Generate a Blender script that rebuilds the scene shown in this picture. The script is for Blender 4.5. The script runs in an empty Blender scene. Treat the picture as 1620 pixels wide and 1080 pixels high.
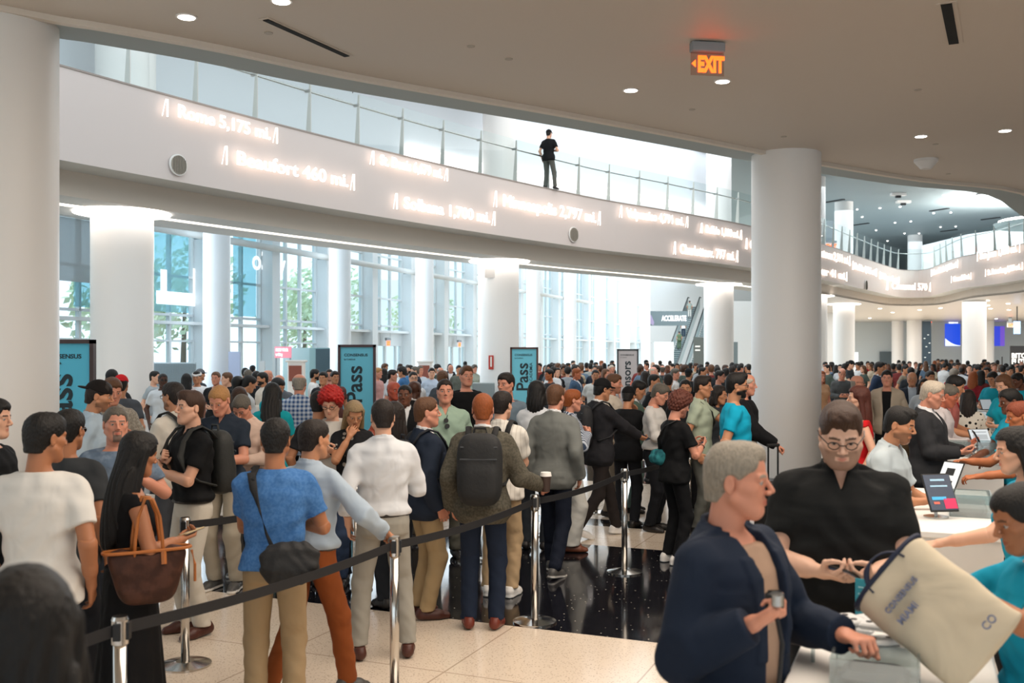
import bpy, bmesh, math, random
import numpy as np
from mathutils import Vector, Matrix, Euler

# ------------------------------------------------------------------ camera, world, lights, exposure
F, HC, CX, VH = 1575.0, 2.08, 810.0, 558.0      # focal length in px, eye height, principal column, horizon row
sc = bpy.context.scene
COL = sc.collection
cam_d = bpy.data.cameras.new('camera'); cam = bpy.data.objects.new('camera', cam_d); COL.objects.link(cam)
cam.location = (0, 0, HC); cam.rotation_euler = (math.radians(90), 0, 0)
cam_d.sensor_width = 36.0; cam_d.lens = 35.0; cam_d.shift_y = 18 / 1620.0
cam_d.clip_start = .05; cam_d.clip_end = 400
cam_d.dof.use_dof = True; cam_d.dof.focus_distance = 10.5; cam_d.dof.aperture_fstop = 3.2
sc.camera = cam
w = bpy.data.worlds.new('World'); sc.world = w; w.use_nodes = True
bg = w.node_tree.nodes['Background']; bg.inputs[0].default_value = (.80, .92, 1.0, 1); bg.inputs[1].default_value = 1.25
vs = sc.view_settings
vs.view_transform = 'Standard'; vs.look = 'None'; vs.gamma = 1; vs.use_curve_mapping = False
vs.exposure = 0.6
cy = sc.cycles
cy.use_denoising = True; cy.max_bounces = 6; cy.diffuse_bounces = 3; cy.glossy_bounces = 3
cy.transmission_bounces = 4; cy.transparent_max_bounces = 12; cy.sample_clamp_indirect = 6
cy.caustics_reflective = False; cy.caustics_refractive = False

def area(name, loc, rot, sx, sy, power, col):
    d = bpy.data.lights.new(name, 'AREA'); d.shape = 'RECTANGLE'; d.size = sx; d.size_y = sy; d.energy = power; d.color = col
    o = bpy.data.objects.new(name, d); COL.objects.link(o); o.location = loc; o.rotation_euler = [math.radians(a) for a in rot]
    return o
# daylight of the high windows, the ceiling lamps, and added fills without a fixture
area('window_daylight', (-3.0, 51.5, 5.6), (90, 0, -110.3), 56, 9, 2700, (.82, .92, 1.0))
area('atrium_fill', (7, 22, 10.5), (0, 0, 0), 12, 18, 950, (1.0, .97, .94))  # added soft fill over the atrium; the ceiling above it is closed
area('upper_fill', (24, 60, 10.2), (0, 0, 0), 20, 26, 1600, (.86, .94, 1.0))  # added overhead fill for the upper level, no opening behind it
area('hall_fill', (3.5, 60, 10.3), (0, 0, -20.3), 5, 46, 1000, (.93, .97, 1.0))  # added fill strip that brightens the window hall
area('gallery_fill', (-2.5, 21, 10.5), (0, 0, -32), 5, 22, 380, (.90, .95, 1.0))  # added fill to lift the dark left end of the gallery wall
area('escalator_fill', (14, 88, 10.3), (0, 0, 0), 16, 22, 3800, (.93, .97, 1.0))  # added fill for the dark area around the escalators
area('far_hall_lamps', (34, 66, 4.8), (0, 0, 0), 22, 34, 3000, (1.0, .98, .95))
area('gallery_fill_far', (6.5, 36, 10.5), (0, 0, -42), 5, 14, 380, (.90, .95, 1.0))  # second added fill, brightening the gallery wall farther along
area('upper_disc_cove', (28.0, 55.0, 9.35), (180, 0, 0), 5.5, 5.5, 950, (1.0, .96, .92))
area('near_ceiling_lamps', (3.2, 5.5, 5.40), (0, 0, 0), 8, 8, 470, (1.0, .87, .74))

# ------------------------------------------------------------------ helpers
def gx(u, Y): return (u - CX) / F * Y
def gz(v, Y): return HC + (VH - v) * Y / F
def gy(v, z): return F * (z - HC) / (VH - v)          # depth of a pixel row on the level z
def at(u, v, z=0.0):
    Y = gy(v, z); return Vector((gx(u, Y), Y, z))
def lin(h):
    if isinstance(h, (tuple, list)): return tuple(h)[:3]
    h = h.lstrip('#'); r = []
    for i in (0, 2, 4):
        c = int(h[i:i + 2], 16) / 255
        r.append(c / 12.92 if c <= .04045 else ((c + .055) / 1.055) ** 2.4)
    return tuple(r)
_M = {}
def mat(col, rough=.6, metal=0, emit=0, key=None, bump=0, bscale=40, spec=.5, ecol=None):
    k = ('m', str(col), rough, metal, emit, bump, bscale, spec, str(ecol))
    if k in _M: return _M[k]
    m = bpy.data.materials.new(key or 'mat'); m.use_nodes = True; nt = m.node_tree; b = nt.nodes['Principled BSDF']
    b.inputs['Base Color'].default_value = (*lin(col), 1); b.inputs['Roughness'].default_value = rough
    b.inputs['Metallic'].default_value = metal; b.inputs['Specular IOR Level'].default_value = spec
    if emit:
        b.inputs['Emission Color'].default_value = (*lin(ecol or col), 1); b.inputs['Emission Strength'].default_value = emit
    if bump:
        t = nt.nodes.new('ShaderNodeTexCoord'); n = nt.nodes.new('ShaderNodeTexNoise'); n.inputs['Scale'].default_value = bscale
        n.inputs['Detail'].default_value = 4
        bp = nt.nodes.new('ShaderNodeBump'); bp.inputs['Strength'].default_value = bump; bp.inputs['Distance'].default_value = .01
        nt.links.new(t.outputs['Object'], n.inputs['Vector']); nt.links.new(n.outputs[0], bp.inputs['Height'])
        nt.links.new(bp.outputs[0], b.inputs['Normal'])
    _M[k] = m; return m
def glassy(tint, gloss=.06, rough=.02, key='glass', op=0.0):
    k = ('g', str(tint), gloss, rough, op)
    if k in _M: return _M[k]
    m = bpy.data.materials.new(key); m.use_nodes = True; nt = m.node_tree; nt.nodes.clear()
    o = nt.nodes.new('ShaderNodeOutputMaterial'); t = nt.nodes.new('ShaderNodeBsdfTransparent'); t.inputs[0].default_value = (*lin(tint), 1)
    g = nt.nodes.new('ShaderNodeBsdfGlossy'); g.inputs['Roughness'].default_value = rough
    mx = nt.nodes.new('ShaderNodeMixShader'); mx.inputs[0].default_value = gloss
    nt.links.new(t.outputs[0], mx.inputs[1]); nt.links.new(g.outputs[0], mx.inputs[2]); last = mx
    if op:
        d = nt.nodes.new('ShaderNodeBsdfDiffuse'); d.inputs[0].default_value = (*lin(tint), 1); m2 = nt.nodes.new('ShaderNodeMixShader')
        m2.inputs[0].default_value = op; nt.links.new(mx.outputs[0], m2.inputs[1]); nt.links.new(d.outputs[0], m2.inputs[2]); last = m2
    nt.links.new(last.outputs[0], o.inputs[0]); _M[k] = m; return m

class MB:
    def __init__(s): s.v = []; s.f = []
    def add(s, vs, fs):
        n = len(s.v); s.v += [tuple(p) for p in vs]; s.f += [tuple(i + n for i in f) for f in fs]; return s
    def box(s, c, d, rz=0, R=None):
        hx, hy, hz = d[0] / 2, d[1] / 2, d[2] / 2
        M = R or Matrix.Rotation(rz, 3, 'Z'); c = Vector(c)
        vs = [c + M @ Vector((x, y, z)) for x in (-hx, hx) for y in (-hy, hy) for z in (-hz, hz)]
        return s.add(vs, [(0, 1, 3, 2), (4, 6, 7, 5), (0, 4, 5, 1), (2, 3, 7, 6), (0, 2, 6, 4), (1, 5, 7, 3)])
    def rbox(s, c, d, r=.02, rz=0, R=None):           # box with chamfered vertical edges and top
        hx, hy, hz = d[0] / 2, d[1] / 2, d[2] / 2; M = R or Matrix.Rotation(rz, 3, 'Z'); c = Vector(c); vs = []; fs = []
        rings = [(-hz, r), (-hz + r, 0), (hz - r, 0), (hz, r)]
        for z, ins in rings:
            X, Y = hx - ins, hy - ins
            for (a, b) in ((-X + r, -Y), (X - r, -Y), (X, -Y + r), (X, Y - r), (X - r, Y), (-X + r, Y), (-X, Y - r), (-X, -Y + r)):
                vs.append(c + M @ Vector((a, b, z)))
        for k in range(3):
            for i in range(8): j = (i + 1) % 8; fs.append((k * 8 + i, k * 8 + j, k * 8 + 8 + j, k * 8 + 8 + i))
        fs.append(tuple(reversed(range(8)))); fs.append(tuple(range(24, 32)))
        return s.add(vs, fs)
    def cyl(s, c, r, h, seg=32, r2=None, cap=True):
        r2 = r if r2 is None else r2; c = Vector(c); vs = []; fs = []
        for k in range(seg):
            a = 2 * math.pi * k / seg
            vs += [c + Vector((r * math.cos(a), r * math.sin(a), 0)), c + Vector((r2 * math.cos(a), r2 * math.sin(a), h))]
        for k in range(seg):
            j = (k + 1) % seg; fs.append((2 * k, 2 * j, 2 * j + 1, 2 * k + 1))
        if cap: fs.append(tuple(2 * k for k in reversed(range(seg)))); fs.append(tuple(2 * k + 1 for k in range(seg)))
        return s.add(vs, fs)
    def tube(s, pts, r, seg=8, flat=None):
        pts = [Vector(p) for p in pts]; n = len(s.v); vs = []; fs = []; up = Vector((0, 0, 1))
        rr = r if isinstance(r, (list, tuple)) else [r] * len(pts)
        for i, p in enumerate(pts):
            t = (pts[min(i + 1, len(pts) - 1)] - pts[max(i - 1, 0)]).normalized()
            a = t.cross(up if abs(t.z) < .95 else Vector((1, 0, 0))).normalized(); b = t.cross(a)
            fa, fb = flat or (1, 1)
            for k in range(seg):
                q = 2 * math.pi * (k + .5) / seg; vs.append(p + a * (rr[i] * fa * math.cos(q)) + b * (rr[i] * fb * math.sin(q)))
        for i in range(len(pts) - 1):
            for k in range(seg): j = (k + 1) % seg; fs.append((i * seg + k, i * seg + j, (i + 1) * seg + j, (i + 1) * seg + k))
        fs.append(tuple(reversed(range(seg)))); fs.append(tuple((len(pts) - 1) * seg + k for k in range(seg)))
        return s.add(vs, fs)
    def build(s, name, m, parent=None, smooth=False, **kw):
        me = bpy.data.meshes.new(name); me.from_pydata(s.v, [], s.f); me.materials.append(m)
        if smooth: me.polygons.foreach_set('use_smooth', [True] * len(me.polygons))
        me.update(); o = bpy.data.objects.new(name, me); COL.objects.link(o)
        if parent is not None: o.parent = parent
        tag(o, **kw); return o
def tag(o, label=None, cat=None, group=None, kind=None):
    if label: o['label'] = label
    if cat: o['category'] = cat
    if group: o['group'] = group
    if kind: o['kind'] = kind
    return o
def empty(name, loc=(0, 0, 0), rz=0, **kw):
    o = bpy.data.objects.new(name, None); COL.objects.link(o); o.location = loc; o.rotation_euler = (0, 0, rz); o.empty_display_size = .1
    return tag(o, **kw)
def text(name, s, size, m, parent, M, ext=.004, bold=0, align='LEFT', fill=True, bevel=0):
    cu = bpy.data.curves.new(name, 'FONT'); cu.body = s; cu.size = size; cu.extrude = ext; cu.offset = bold; cu.align_x = align
    cu.resolution_u = 3; cu.bevel_depth = bevel; cu.bevel_resolution = 1
    if not fill: cu.fill_mode = 'NONE'
    cu.materials.append(m); o = bpy.data.objects.new(name, cu); COL.objects.link(o); TEXTS.append(o)
    if parent is not None: o.parent = parent
    o.matrix_local = M; return o
TEXTS = []
def texts_to_mesh():
    bpy.context.view_layer.update(); dg = bpy.context.evaluated_depsgraph_get()
    for o in TEXTS:
        me = bpy.data.meshes.new_from_object(o.evaluated_get(dg)); me.name = o.name; n = o.name; o.name = 'old_text'
        q = bpy.data.objects.new(n, me); COL.objects.link(q); q.parent = o.parent; q.matrix_local = o.matrix_local
    for o in TEXTS: bpy.data.objects.remove(o)
def upright(loc, ang=0, sx=1, sy=1):    # text plane standing upright; ang = heading of its reading direction in plan
    return Matrix.Translation(loc) @ Matrix.Rotation(ang, 4, 'Z') @ Matrix.Rotation(math.radians(90), 4, 'X') @ Matrix.Diagonal((sx, sy, 1, 1))
# ------------------------------------------------------------------ plan of the place
Z1, Z2, Z3, Z4, ZH = 6.94, 5.34, 4.88, 5.46, 10.7      # gallery deck, fascia foot, low ceiling, near ceiling, high ceiling
TH = math.radians(22.9); AX = Vector((math.sin(TH), math.cos(TH), 0)); BX = Vector((math.cos(TH), -math.sin(TH), 0))   # along the counters / along the floor bands
def catmull(P, n=6):
    out = []
    for i in range(len(P) - 1):
        p0, p1, p2, p3 = P[max(i - 1, 0)], P[i], P[i + 1], P[min(i + 2, len(P) - 1)]
        for k in range(n):
            t = k / n; out.append(tuple(.5 * (2 * b + (c - a) * t + (2 * a - 5 * b + 4 * c - d) * t * t + (3 * b - a - 3 * c + d) * t ** 3) for a, b, c, d in zip(p0, p1, p2, p3)))
    return out + [tuple(P[-1])]
fas = [(-11.6, 9.5), (-9.7, 13.2)]
for u, v in ((85, 100), (240, 143), (400, 186), (540, 222), (680, 256), (817, 287), (950, 315), (1080, 337), (1190, 358), (1298, 385), (1363, 407)):
    Y = gy(v, Z1); fas.append((gx(u, Y), Y))
fas += [(21.3, 56.2), (22.9, 58.3), (24.1, 57.8)]
for u, v in ((1513, 408), (1570, 397), (1620, 385)):
    Y = gy(v, Z1); fas.append((gx(u, Y), Y))
fas += [(22.6, 38), (23.6, 33)]
PATH = catmull(fas, 6)
def normals(P):
    N = []
    for i in range(len(P)):
        a, b = P[max(i - 1, 0)], P[min(i + 1, len(P) - 1)]; dx, dy = b[0] - a[0], b[1] - a[1]; L = math.hypot(dx, dy) or 1
        N.append((-dy / L, dx / L))
    return N
NRM = normals(PATH)
def offs(d, P=None, N=None):
    return [(p[0] + n[0] * d, p[1] + n[1] * d) for p, n in zip(P or PATH, N or NRM)]
def sweep(prof, P=PATH, N=NRM, a=0, b=None):
    mb = MB(); vs = []; fs = []; b = len(P) if b is None else b; m = len(prof)
    for i in range(a, b):
        for d, z in prof: vs.append((P[i][0] + N[i][0] * d, P[i][1] + N[i][1] * d, z))
    for i in range(b - a - 1):
        for k in range(m - 1): fs.append((i * m + k, i * m + k + 1, (i + 1) * m + k + 1, (i + 1) * m + k))
    return mb.add(vs, fs)
iL = min(range(len(PATH)), key=lambda i: abs(PATH[i][1] - 44.5) + (0 if PATH[i][0] < 18 else 99))      # where the long straight slab ends
M_wall = mat('#e9e7e4', .75, key='white paint'); M_fas = mat('#d6cbc6', .55, key='warm white fascia'); M_soft = mat('#c9cccb', .7, key='soffit paint')
M_col = mat('#efedea', .42, key='column paint'); M_beam = mat('#d2c8bc', .6, key='beam paint')
M_steel = mat('#b9b9b6', .22, 1, key='brushed steel'); M_dark = mat('#15171a', .5, key='black'); M_white = mat('#eceae6', .4, key='white laminate')
M_grey = mat('#8b9499', .5, key='grey metal'); M_nceil = mat('#d9cfc4', .55, key='near ceiling paint')
# floor with dark granite bands
def floor_mat():
    m = bpy.data.materials.new('terrazzo floor'); m.use_nodes = True; nt = m.node_tree; b = nt.nodes['Principled BSDF']; L = nt.links.new
    def N(t, **k):
        n = nt.nodes.new(t)
        for a, c in k.items(): setattr(n, a, c)
        return n
    tc = N('ShaderNodeTexCoord')
    def dot(v):
        d = N('ShaderNodeVectorMath', operation='DOT_PRODUCT'); L(tc.outputs['Object'], d.inputs[0]); d.inputs[1].default_value = v; return d.outputs['Value']
    def mth(op, a, b_=None):
        n = N('ShaderNodeMath', operation=op)
        for i, x in enumerate((a, b_)):
            if x is None: continue
            if isinstance(x, (int, float)): n.inputs[i].default_value = x
            else: L(x, n.inputs[i])
        return n.outputs[0]
    t = dot(AX); s = dot(BX)
    def band(a, c): return mth('MULTIPLY', mth('GREATER_THAN', t, a), mth('LESS_THAN', t, c))
    bands = mth('ADD', mth('ADD', band(6.99, 10.28), band(11.44, 11.9)), mth('ADD', band(15.4, 18.7), band(19.9, 20.4)))
    bands = mth('ADD', bands, mth('ADD', band(24.0, 27.3), band(33, 36.3)))
    def joint(x, p):
        f = mth('FRACT', mth('DIVIDE', x, p)); return mth('LESS_THAN', f, .010)
    jn = mth('MAXIMUM', joint(mth('ADD', t, .3), 1.22), joint(mth('ADD', s, .5), 1.22))
    n1 = N('ShaderNodeTexVoronoi'); n1.inputs['Scale'].default_value = 55; L(tc.outputs['Object'], n1.inputs['Vector'])
    r1 = N('ShaderNodeValToRGB'); r1.color_ramp.elements[0].color = (*lin('#a08b77'), 1); r1.color_ramp.elements[0].position = .05
    r1.color_ramp.elements[1].color = (*lin('#e2d2bf'), 1); r1.color_ramp.elements[1].position = .35; L(n1.outputs['Distance'], r1.inputs[0])
    n2 = N('ShaderNodeTexVoronoi'); n2.inputs['Scale'].default_value = 24; L(tc.outputs['Object'], n2.inputs['Vector'])
    r2 = N('ShaderNodeValToRGB'); r2.color_ramp.elements[0].color = (*lin('#d9d2c4'), 1); r2.color_ramp.elements[0].position = .10
    r2.color_ramp.elements[1].color = (*lin('#15151a'), 1); r2.color_ramp.elements[1].position = .17
    sp = N('ShaderNodeSeparateColor'); L(n2.outputs['Color'], sp.inputs[0]); L(mth('ADD', n2.outputs['Distance'], mth('LESS_THAN', sp.outputs[0], .72)), r2.inputs[0])
    n3 = N('ShaderNodeTexNoise'); n3.inputs['Scale'].default_value = 3; L(tc.outputs['Object'], n3.inputs['Vector'])
    mj = N('ShaderNodeMix', data_type='RGBA'); L(jn, mj.inputs[0]); L(r1.outputs[0], mj.inputs[6]); mj.inputs[7].default_value = (*lin('#b5a28e'), 1)
    mx = N('ShaderNodeMix', data_type='RGBA'); L(bands, mx.inputs[0]); L(mj.outputs[2], mx.inputs[6]); L(r2.outputs[0], mx.inputs[7])
    L(mx.outputs[2], b.inputs['Base Color']); L(mth('SUBTRACT', mth('ADD', .13, mth('MULTIPLY', n3.outputs[0], .08)), mth('MULTIPLY', bands, .09)), b.inputs['Roughness'])
    return m
MB().add([(-60, -14, 0), (70, -14, 0), (70, 120, 0), (-60, 120, 0)], [(0, 1, 2, 3)]).build('floor', floor_mat(), kind='structure')
def poly(name, pts, z, m, th=.0, down=True):
    n = len(pts); vs = [(p[0], p[1], z) for p in pts]; fs = [tuple(range(n))]
    if th:
        vs += [(p[0], p[1], z + th) for p in pts]; fs += [tuple(reversed(range(n, 2 * n)))] + [(i, (i + 1) % n, n + (i + 1) % n, n + i) for i in range(n)]
    return MB().add(vs, fs).build(name, m, kind='structure')
# gallery: fascia, soffit step, low ceiling with its lit cove, deck
sweep([(.12, Z1), (0, Z1), (0, Z2)]).build('wall_gallery_fascia', M_fas, kind='structure', smooth=False)
sweep([(-.015, Z1 + .012), (-.015, Z1 - .02), (.3, Z1 - .02)]).build('trim_1', mat('#9a8f88', .5), kind='structure')
sweep([(0, Z2), (.75, Z2)]).build('ceiling_soffit', M_soft, kind='structure')
sweep([(.75, Z2), (.75, Z3)]).build('wall_beam', M_beam, kind='structure')
sweep([(.75, Z3), (1.62, Z3)], b=iL + 1).build('ceiling_low', M_soft, kind='structure')
sweep([(1.9, Z3), (2.95, Z3), (2.95, Z1)], b=iL + 1).build('ceiling_low', M_soft, kind='structure')
sweep([(1.62, Z3), (1.62, Z3 + .10), (1.9, Z3 + .10), (1.9, Z3)], b=iL + 1).build('trim_2', M_white, kind='structure')
cv = sweep([(1.66, Z3 + .035), (1.86, Z3 + .035)], b=iL + 1)
cv.build('linear_light', mat('#fff6ee', .5, emit=4.5, ecol='#fff4ea'), label='long glowing linear cove light in the low ceiling along the row of white columns', cat='ceiling light')
sweep([(0, Z1 - .01), (2.95, Z1 - .01)], b=iL + 1).build('floor_gallery', mat('#c9c4bc', .5), kind='structure')
# right-hand part: ceiling and deck run back to the far wall
o75 = offs(.75)[iL:]; far = [(62, 33), (62, 92.5), (27, 92.5), (17.5, 60), (o75[0][0] - 1.6, o75[0][1] + 1.5)]
poly('ceiling_far_hall', o75 + far, Z3, mat('#c6c4bf', .35, key='far hall ceiling'), th=.1)
o00 = offs(0.05)[iL:]
poly('floor_gallery', o00 + [(62, 33), (62, 110), (27, 110), (24, 88), (13.2, 52)], Z1 - .02, mat('#b9bcbb', .5), th=-.1)
# white wall behind the gallery walk, and the high ceiling
iw = min(range(len(PATH)), key=lambda i: abs(PATH[i][1] - 40.5) + (0 if PATH[i][0] < 18 else 99))
wp = offs(3.1)[:iw + 1]; wn = normals(wp)
wp2 = wp + [(wp[-1][0] - 2.0, wp[-1][1] + 4.5)]
sweep([(0, Z1 - .3), (0, ZH)], P=wp2, N=normals(wp2)).build('wall_gallery', mat('#e4eaf0', .7, key='cool white wall'), kind='structure')
poly('ceiling_high', [(-18.8, 12), (70, 12), (70, 116), (19.8, 116)], ZH, mat('#8a979a', .6, key='grey high ceiling'), th=.2)
cl = sweep([(-.02, 7.85), (-.16, 7.85), (-.16, 8.12), (-.02, 8.12)], P=wp, N=wn, a=max(0, iw - 22), b=iw + 1)
cl.build('wall_light', mat('#ffffff', .5, emit=2.2, ecol='#fff2ea'), label='glowing band of cove light on the wall behind the gallery glass', cat='wall light')
# near ceiling with its bright lip; the camera stands under it
lip = []
for u, v in ((0, 8), (167, 38), (350, 72), (540, 113), (720, 146), (900, 178), (1080, 212), (1297, 255), (1460, 282), (1620, 302)):
    Y = gy(v, Z4); lip.append((gx(u, Y), Y))
lip = [(-13, 3.2), (-8.4, 6.7)] + lip + [(14, 25.2), (18, 29)]; LP = catmull(lip, 4); LN = normals(LP)
poly('ceiling_near', [(-13, -14)] + LP + [(30, 29), (30, -14)], Z4, M_nceil, th=.3)
sweep([(-.02, Z4), (-.02, Z4 - .06), (.08, Z4 - .06), (.08, Z4)], P=LP, N=LN).build('trim_3', mat('#e6dccf', .5), kind='structure')
sweep([(.08, Z4 - .01), (.72, Z4 - .01), (.72, Z4 + 1.5), (.0, Z4 + 1.5)], P=LP, N=LN).build('ceiling_lip', mat('#aebabd', .7), kind='structure')
# closed sides out of view, so that the daylight comes from the glass
MB().box((-17.5, 2, 2.7), (.3, 32, 5.4)).build('wall_left', M_wall, kind='structure')
MB().box((30.2, 8, 2.7), (.3, 44, 5.4)).build('wall_right', M_wall, kind='structure')
# far wall, escalator wall
MB().box((44.5, 91, 2.45), (35, .4, 4.9)).build('wall_back', mat('#c4cdd0', .7), kind='structure')
MB().box((19.3, 70, 2.85), (7.6, .4, 5.7)).box((16.2, 72.5, 2.85), (.4, 5, 5.7)).build('wall_service', mat('#dfe2e3', .7), kind='structure')
MB().box((26, 117, 5.3), (90, .4, 10.7)).build('wall_far_end', mat('#eef2f4', .7), kind='structure')
MB().add([(gx(1458, 67), 67, Z1), (gx(1530, 62), 62, Z1), (gx(1600, 60), 60, Z1), (gx(1720, 62), 62, Z1), (gx(1458, 67), 67, 9.3), (gx(1530, 62), 62, 9.45), (gx(1600, 60), 60, 9.6), (gx(1720, 62), 62, 9.6)], [(0, 1, 5, 4), (1, 2, 6, 5), (2, 3, 7, 6)]).build('wall_upper', mat('#eef1f3', .7), kind='structure')
# columns
def column(x, y, D, z0, z1, m=M_col):
    MB().cyl((x, y, z0), D / 2, z1 - z0, 64, cap=False).build('column', m, smooth=True, kind='structure')
COLS = []
for u, w_ in ((193.5, 95), (790, 60.3), (1137, 46)):
    Y = 1.19 * F / w_; Y = {193.5: 19.9, 790: 30.4, 1137: 40.6}[u]; COLS.append((gx(u, Y), Y))
COLS += [(14.9, 49.0), (19.0, 57.0)]
for x, y in COLS:
    column(x, y, 1.19, 0, Z3)
    column(x, y, 1.02, Z1, ZH)
wh = ['the leftmost white column', 'the column carrying the red extinguisher sign', 'the column beside the escalators', 'the half-hidden column behind the big one', 'the column right of the big one']
for i, (x, y) in enumerate(COLS):
    mb = MB(); seg = 48
    for (ra, rb, za, zb) in ((.62, .92, Z3 - .05, Z3 - .03), (.92, .92, Z3 - .03, Z3)):
        vs = []; fs = []
        for k in range(seg):
            a = 2 * math.pi * k / seg; vs += [(x + ra * math.cos(a), y + ra * math.sin(a), za), (x + rb * math.cos(a), y + rb * math.sin(a), zb)]
        fs = [(2 * k, 2 * k + 1, 2 * ((k + 1) % seg) + 1, 2 * ((k + 1) % seg)) for k in range(seg)]; mb.add(vs, fs)
    mb.build('ring_light', mat('#fffaf4', .5, emit=5, ecol='#fff3ea'), label='glowing white ring around the top of ' + wh[i], cat='ceiling light', group='ring lights on the columns')
column(gx(1243.5, 17.0), 17.0, 1.155, 0, Z4 + .05)
column(-5.27, 10.2, 1.155, 0, Z4 + .05)
column(24.7, 53.2, 1.2, 0, Z2 + .01); 
column(gx(1446, 86), 86, 1.2, 0, Z3); column(gx(1447.5, 73), 73, 1.02, Z1, ZH)
column(gx(1560, 88), 88, 1.3, 0, Z3); column(gx(1420, 88), 88, 1.0, 0, Z3)
column(gx(160, 19), 20.6, .9, Z1, ZH)
# ------------------------------------------------------------------ window wall
DW = Vector((.3472, .9378, 0)); NW = Vector((-.9378, .3472, 0)); P0 = Vector((-9.46, 31.9, 0)); STEP = 7.75
aW = math.atan2(DW.y, DW.x)
M_pier = mat('#d8dddf', .5, key='pier grey'); M_mull = mat('#d4dadc', .45, key='mullion'); M_pane = glassy('#f2fbff', .05)
M_wcol = mat('#eceff2', .45, key='white column')
for k in range(-2, 9):
    c = P0 + DW * (STEP * k); column(c.x, c.y, .85, 0, ZH, M_wcol)
def wl(s, d, z): p = P0 + DW * s + NW * (1.7 + d); return Vector((p.x, p.y, z))
nw = 0
TS = ['nearest', 'second', 'third', 'fourth', 'fifth', 'sixth', 'seventh', 'eighth', 'ninth', 'tenth', 'eleventh', 'twelfth']
for k in range(-3, 9):
    for h in range(2):
        s0 = STEP * (k + .155 + .5 * h) + .26; s1 = STEP * (k + .155 + .5 * (h + 1)) - .26; nw += 1
        win = empty('window_%d' % nw, wl(s0, 0, 0), kind='structure'); inv = win.matrix_basis.inverted(); o = Vector(win.location)
        fr = MB(); W = s1 - s0; doors = (1 <= k <= 2)
        def bar(a, b, z0, z1, dep=.12, d=0): fr.box(wl(s0 + (a + b) / 2, d, (z0 + z1) / 2) - o, (b - a, dep, z1 - z0), aW)
        for a in (0, W / 3 + .05, 2 * W / 3 - .05, W):
            bar(a - .045, a + .045, 2.4 if doors else 0, ZH, .14)
        bar(0, W, 3.0, 3.10, .5, -.2); bar(0, W, 3.28, 3.36, .14); bar(0, W, 4.55, 4.63); bar(0, W, 6.5, 6.58); bar(0, W, 8.4, 8.48)
        if doors:
            bar(0, W, 2.40, 3.0, .1); bar(0, .1, 0, 2.4); bar(W - .1, W, 0, 2.4); bar(W / 2 - .07, W / 2 + .07, 0, 2.4); bar(.55, .65, 0, 2.4); bar(W - .65, W - .55, 0, 2.4); bar(0, W, 1.0, 1.08)
        else: bar(0, W, 2.44, 2.50); bar(0, W, 0, .12)
        fr.build('window_frame', M_mull, win)
        MB().box(wl(s0 + W / 2, .03, ZH / 2) - o, (W, .012, ZH), aW).build('window_pane', M_pane, win)
    for s, w_ in ((STEP * (k + .155), .50), (STEP * (k + .655), .50)):
        MB().box(wl(s, -.2, ZH / 2), (w_, .7, ZH), aW).build('wall_pier', M_pier, kind='structure')
    if k <= 5:
        p = [wl(STEP * k + 1.3, -.85, 5.9), wl(STEP * (k + 1) + .75, -.85, 5.9)]
        r = empty('roller_blind', p[0], label='horizontal roller blind tube across the %s bay of tall windows, counted from the near end' % TS[k + 3], cat='blind', group='roller blinds on the window wall')
        MB().tube([Vector((0, 0, 0)), p[1] - p[0]], .12, 16).build('tube', mat('#c9ccca', .5), r, smooth=True)
        for q in (Vector((0, 0, 0)), (p[1] - p[0]) * .5, p[1] - p[0]):
            MB().box(q + NW * .3, (.06, .62, .1), aW).build('bracket', M_grey, r)
# the drawn shade beside the first column
def sfor(u, off=1.7):      # distance along the window wall seen at column u
    q = (u - CX) / F; P = P0 + NW * off; return (q * P.y - P.x) / (DW.x - q * DW.y)
a, b = wl(sfor(60, 1.0), -.7, 0), wl(sfor(150, 1.0), -.7, 0)
sh = MB().add([(a.x, a.y, 5.80), (b.x, b.y, 5.80), (b.x, b.y, 4.05), (a.x, a.y, 4.05), (a.x + .01, a.y + .01, 5.80), (b.x + .01, b.y + .01, 5.80), (b.x + .01, b.y + .01, 4.05), (a.x + .01, a.y + .01, 4.05)], [(0, 1, 2, 3), (7, 6, 5, 4), (3, 2, 6, 7), (0, 4, 5, 1)])
sh.build('sunshade', glassy('#c4cacc', .03, .3, 'shade cloth', .55), label='grey see-through window shade pulled halfway down left of the first white column', cat='window shade')
# coloured film with mirrored lettering on the glass
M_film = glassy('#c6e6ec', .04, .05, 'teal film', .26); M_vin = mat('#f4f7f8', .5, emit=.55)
def filmpanel(s0, s1, z0, z1, lab, items):
    e = empty('window_banner', wl(s0, -.08, z0), label=lab, cat='banner', group='teal banners on the glass'); L = s1 - s0
    MB().box(DW * (L / 2) + Vector((0, 0, (z1 - z0) / 2)), (L, .01, z1 - z0), aW).build('film', M_film, e)
    for it in items:
        if it[0] == 'r':
            _, x, z, w_, h_ = it; MB().rbox(DW * x + NW * -.03 + Vector((0, 0, z)), (w_, .012, h_), .004, aW).build('white_shape', M_vin, e)
        else:
            _, x, z, sz, s_ = it
            text('lettering', s_, sz, M_vin, e, upright(DW * x + NW * -.035 + Vector((0, 0, z)), aW, -1, 1), .003, .02)
filmpanel(sfor(113), sfor(147), 3.4, 4.55, 'plain teal window banner below the grey shade, left of the first column', [])
filmpanel(sfor(241), sfor(295), 3.4, 6.3, 'teal window banner with white blocky shapes just right of the first column', [('r', 1.05, .45, 2.0, .42), ('r', 2.1, .95, .5, 1.1), ('r', .4, .9, .3, .9), ('t', 2.95, 1.75, .7, 'K'), ('r', 2.6, 2.75, .25, .35), ('r', 2.2, 2.75, .25, .35), ('r', .4, 2.7, .5, .3)])
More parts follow.
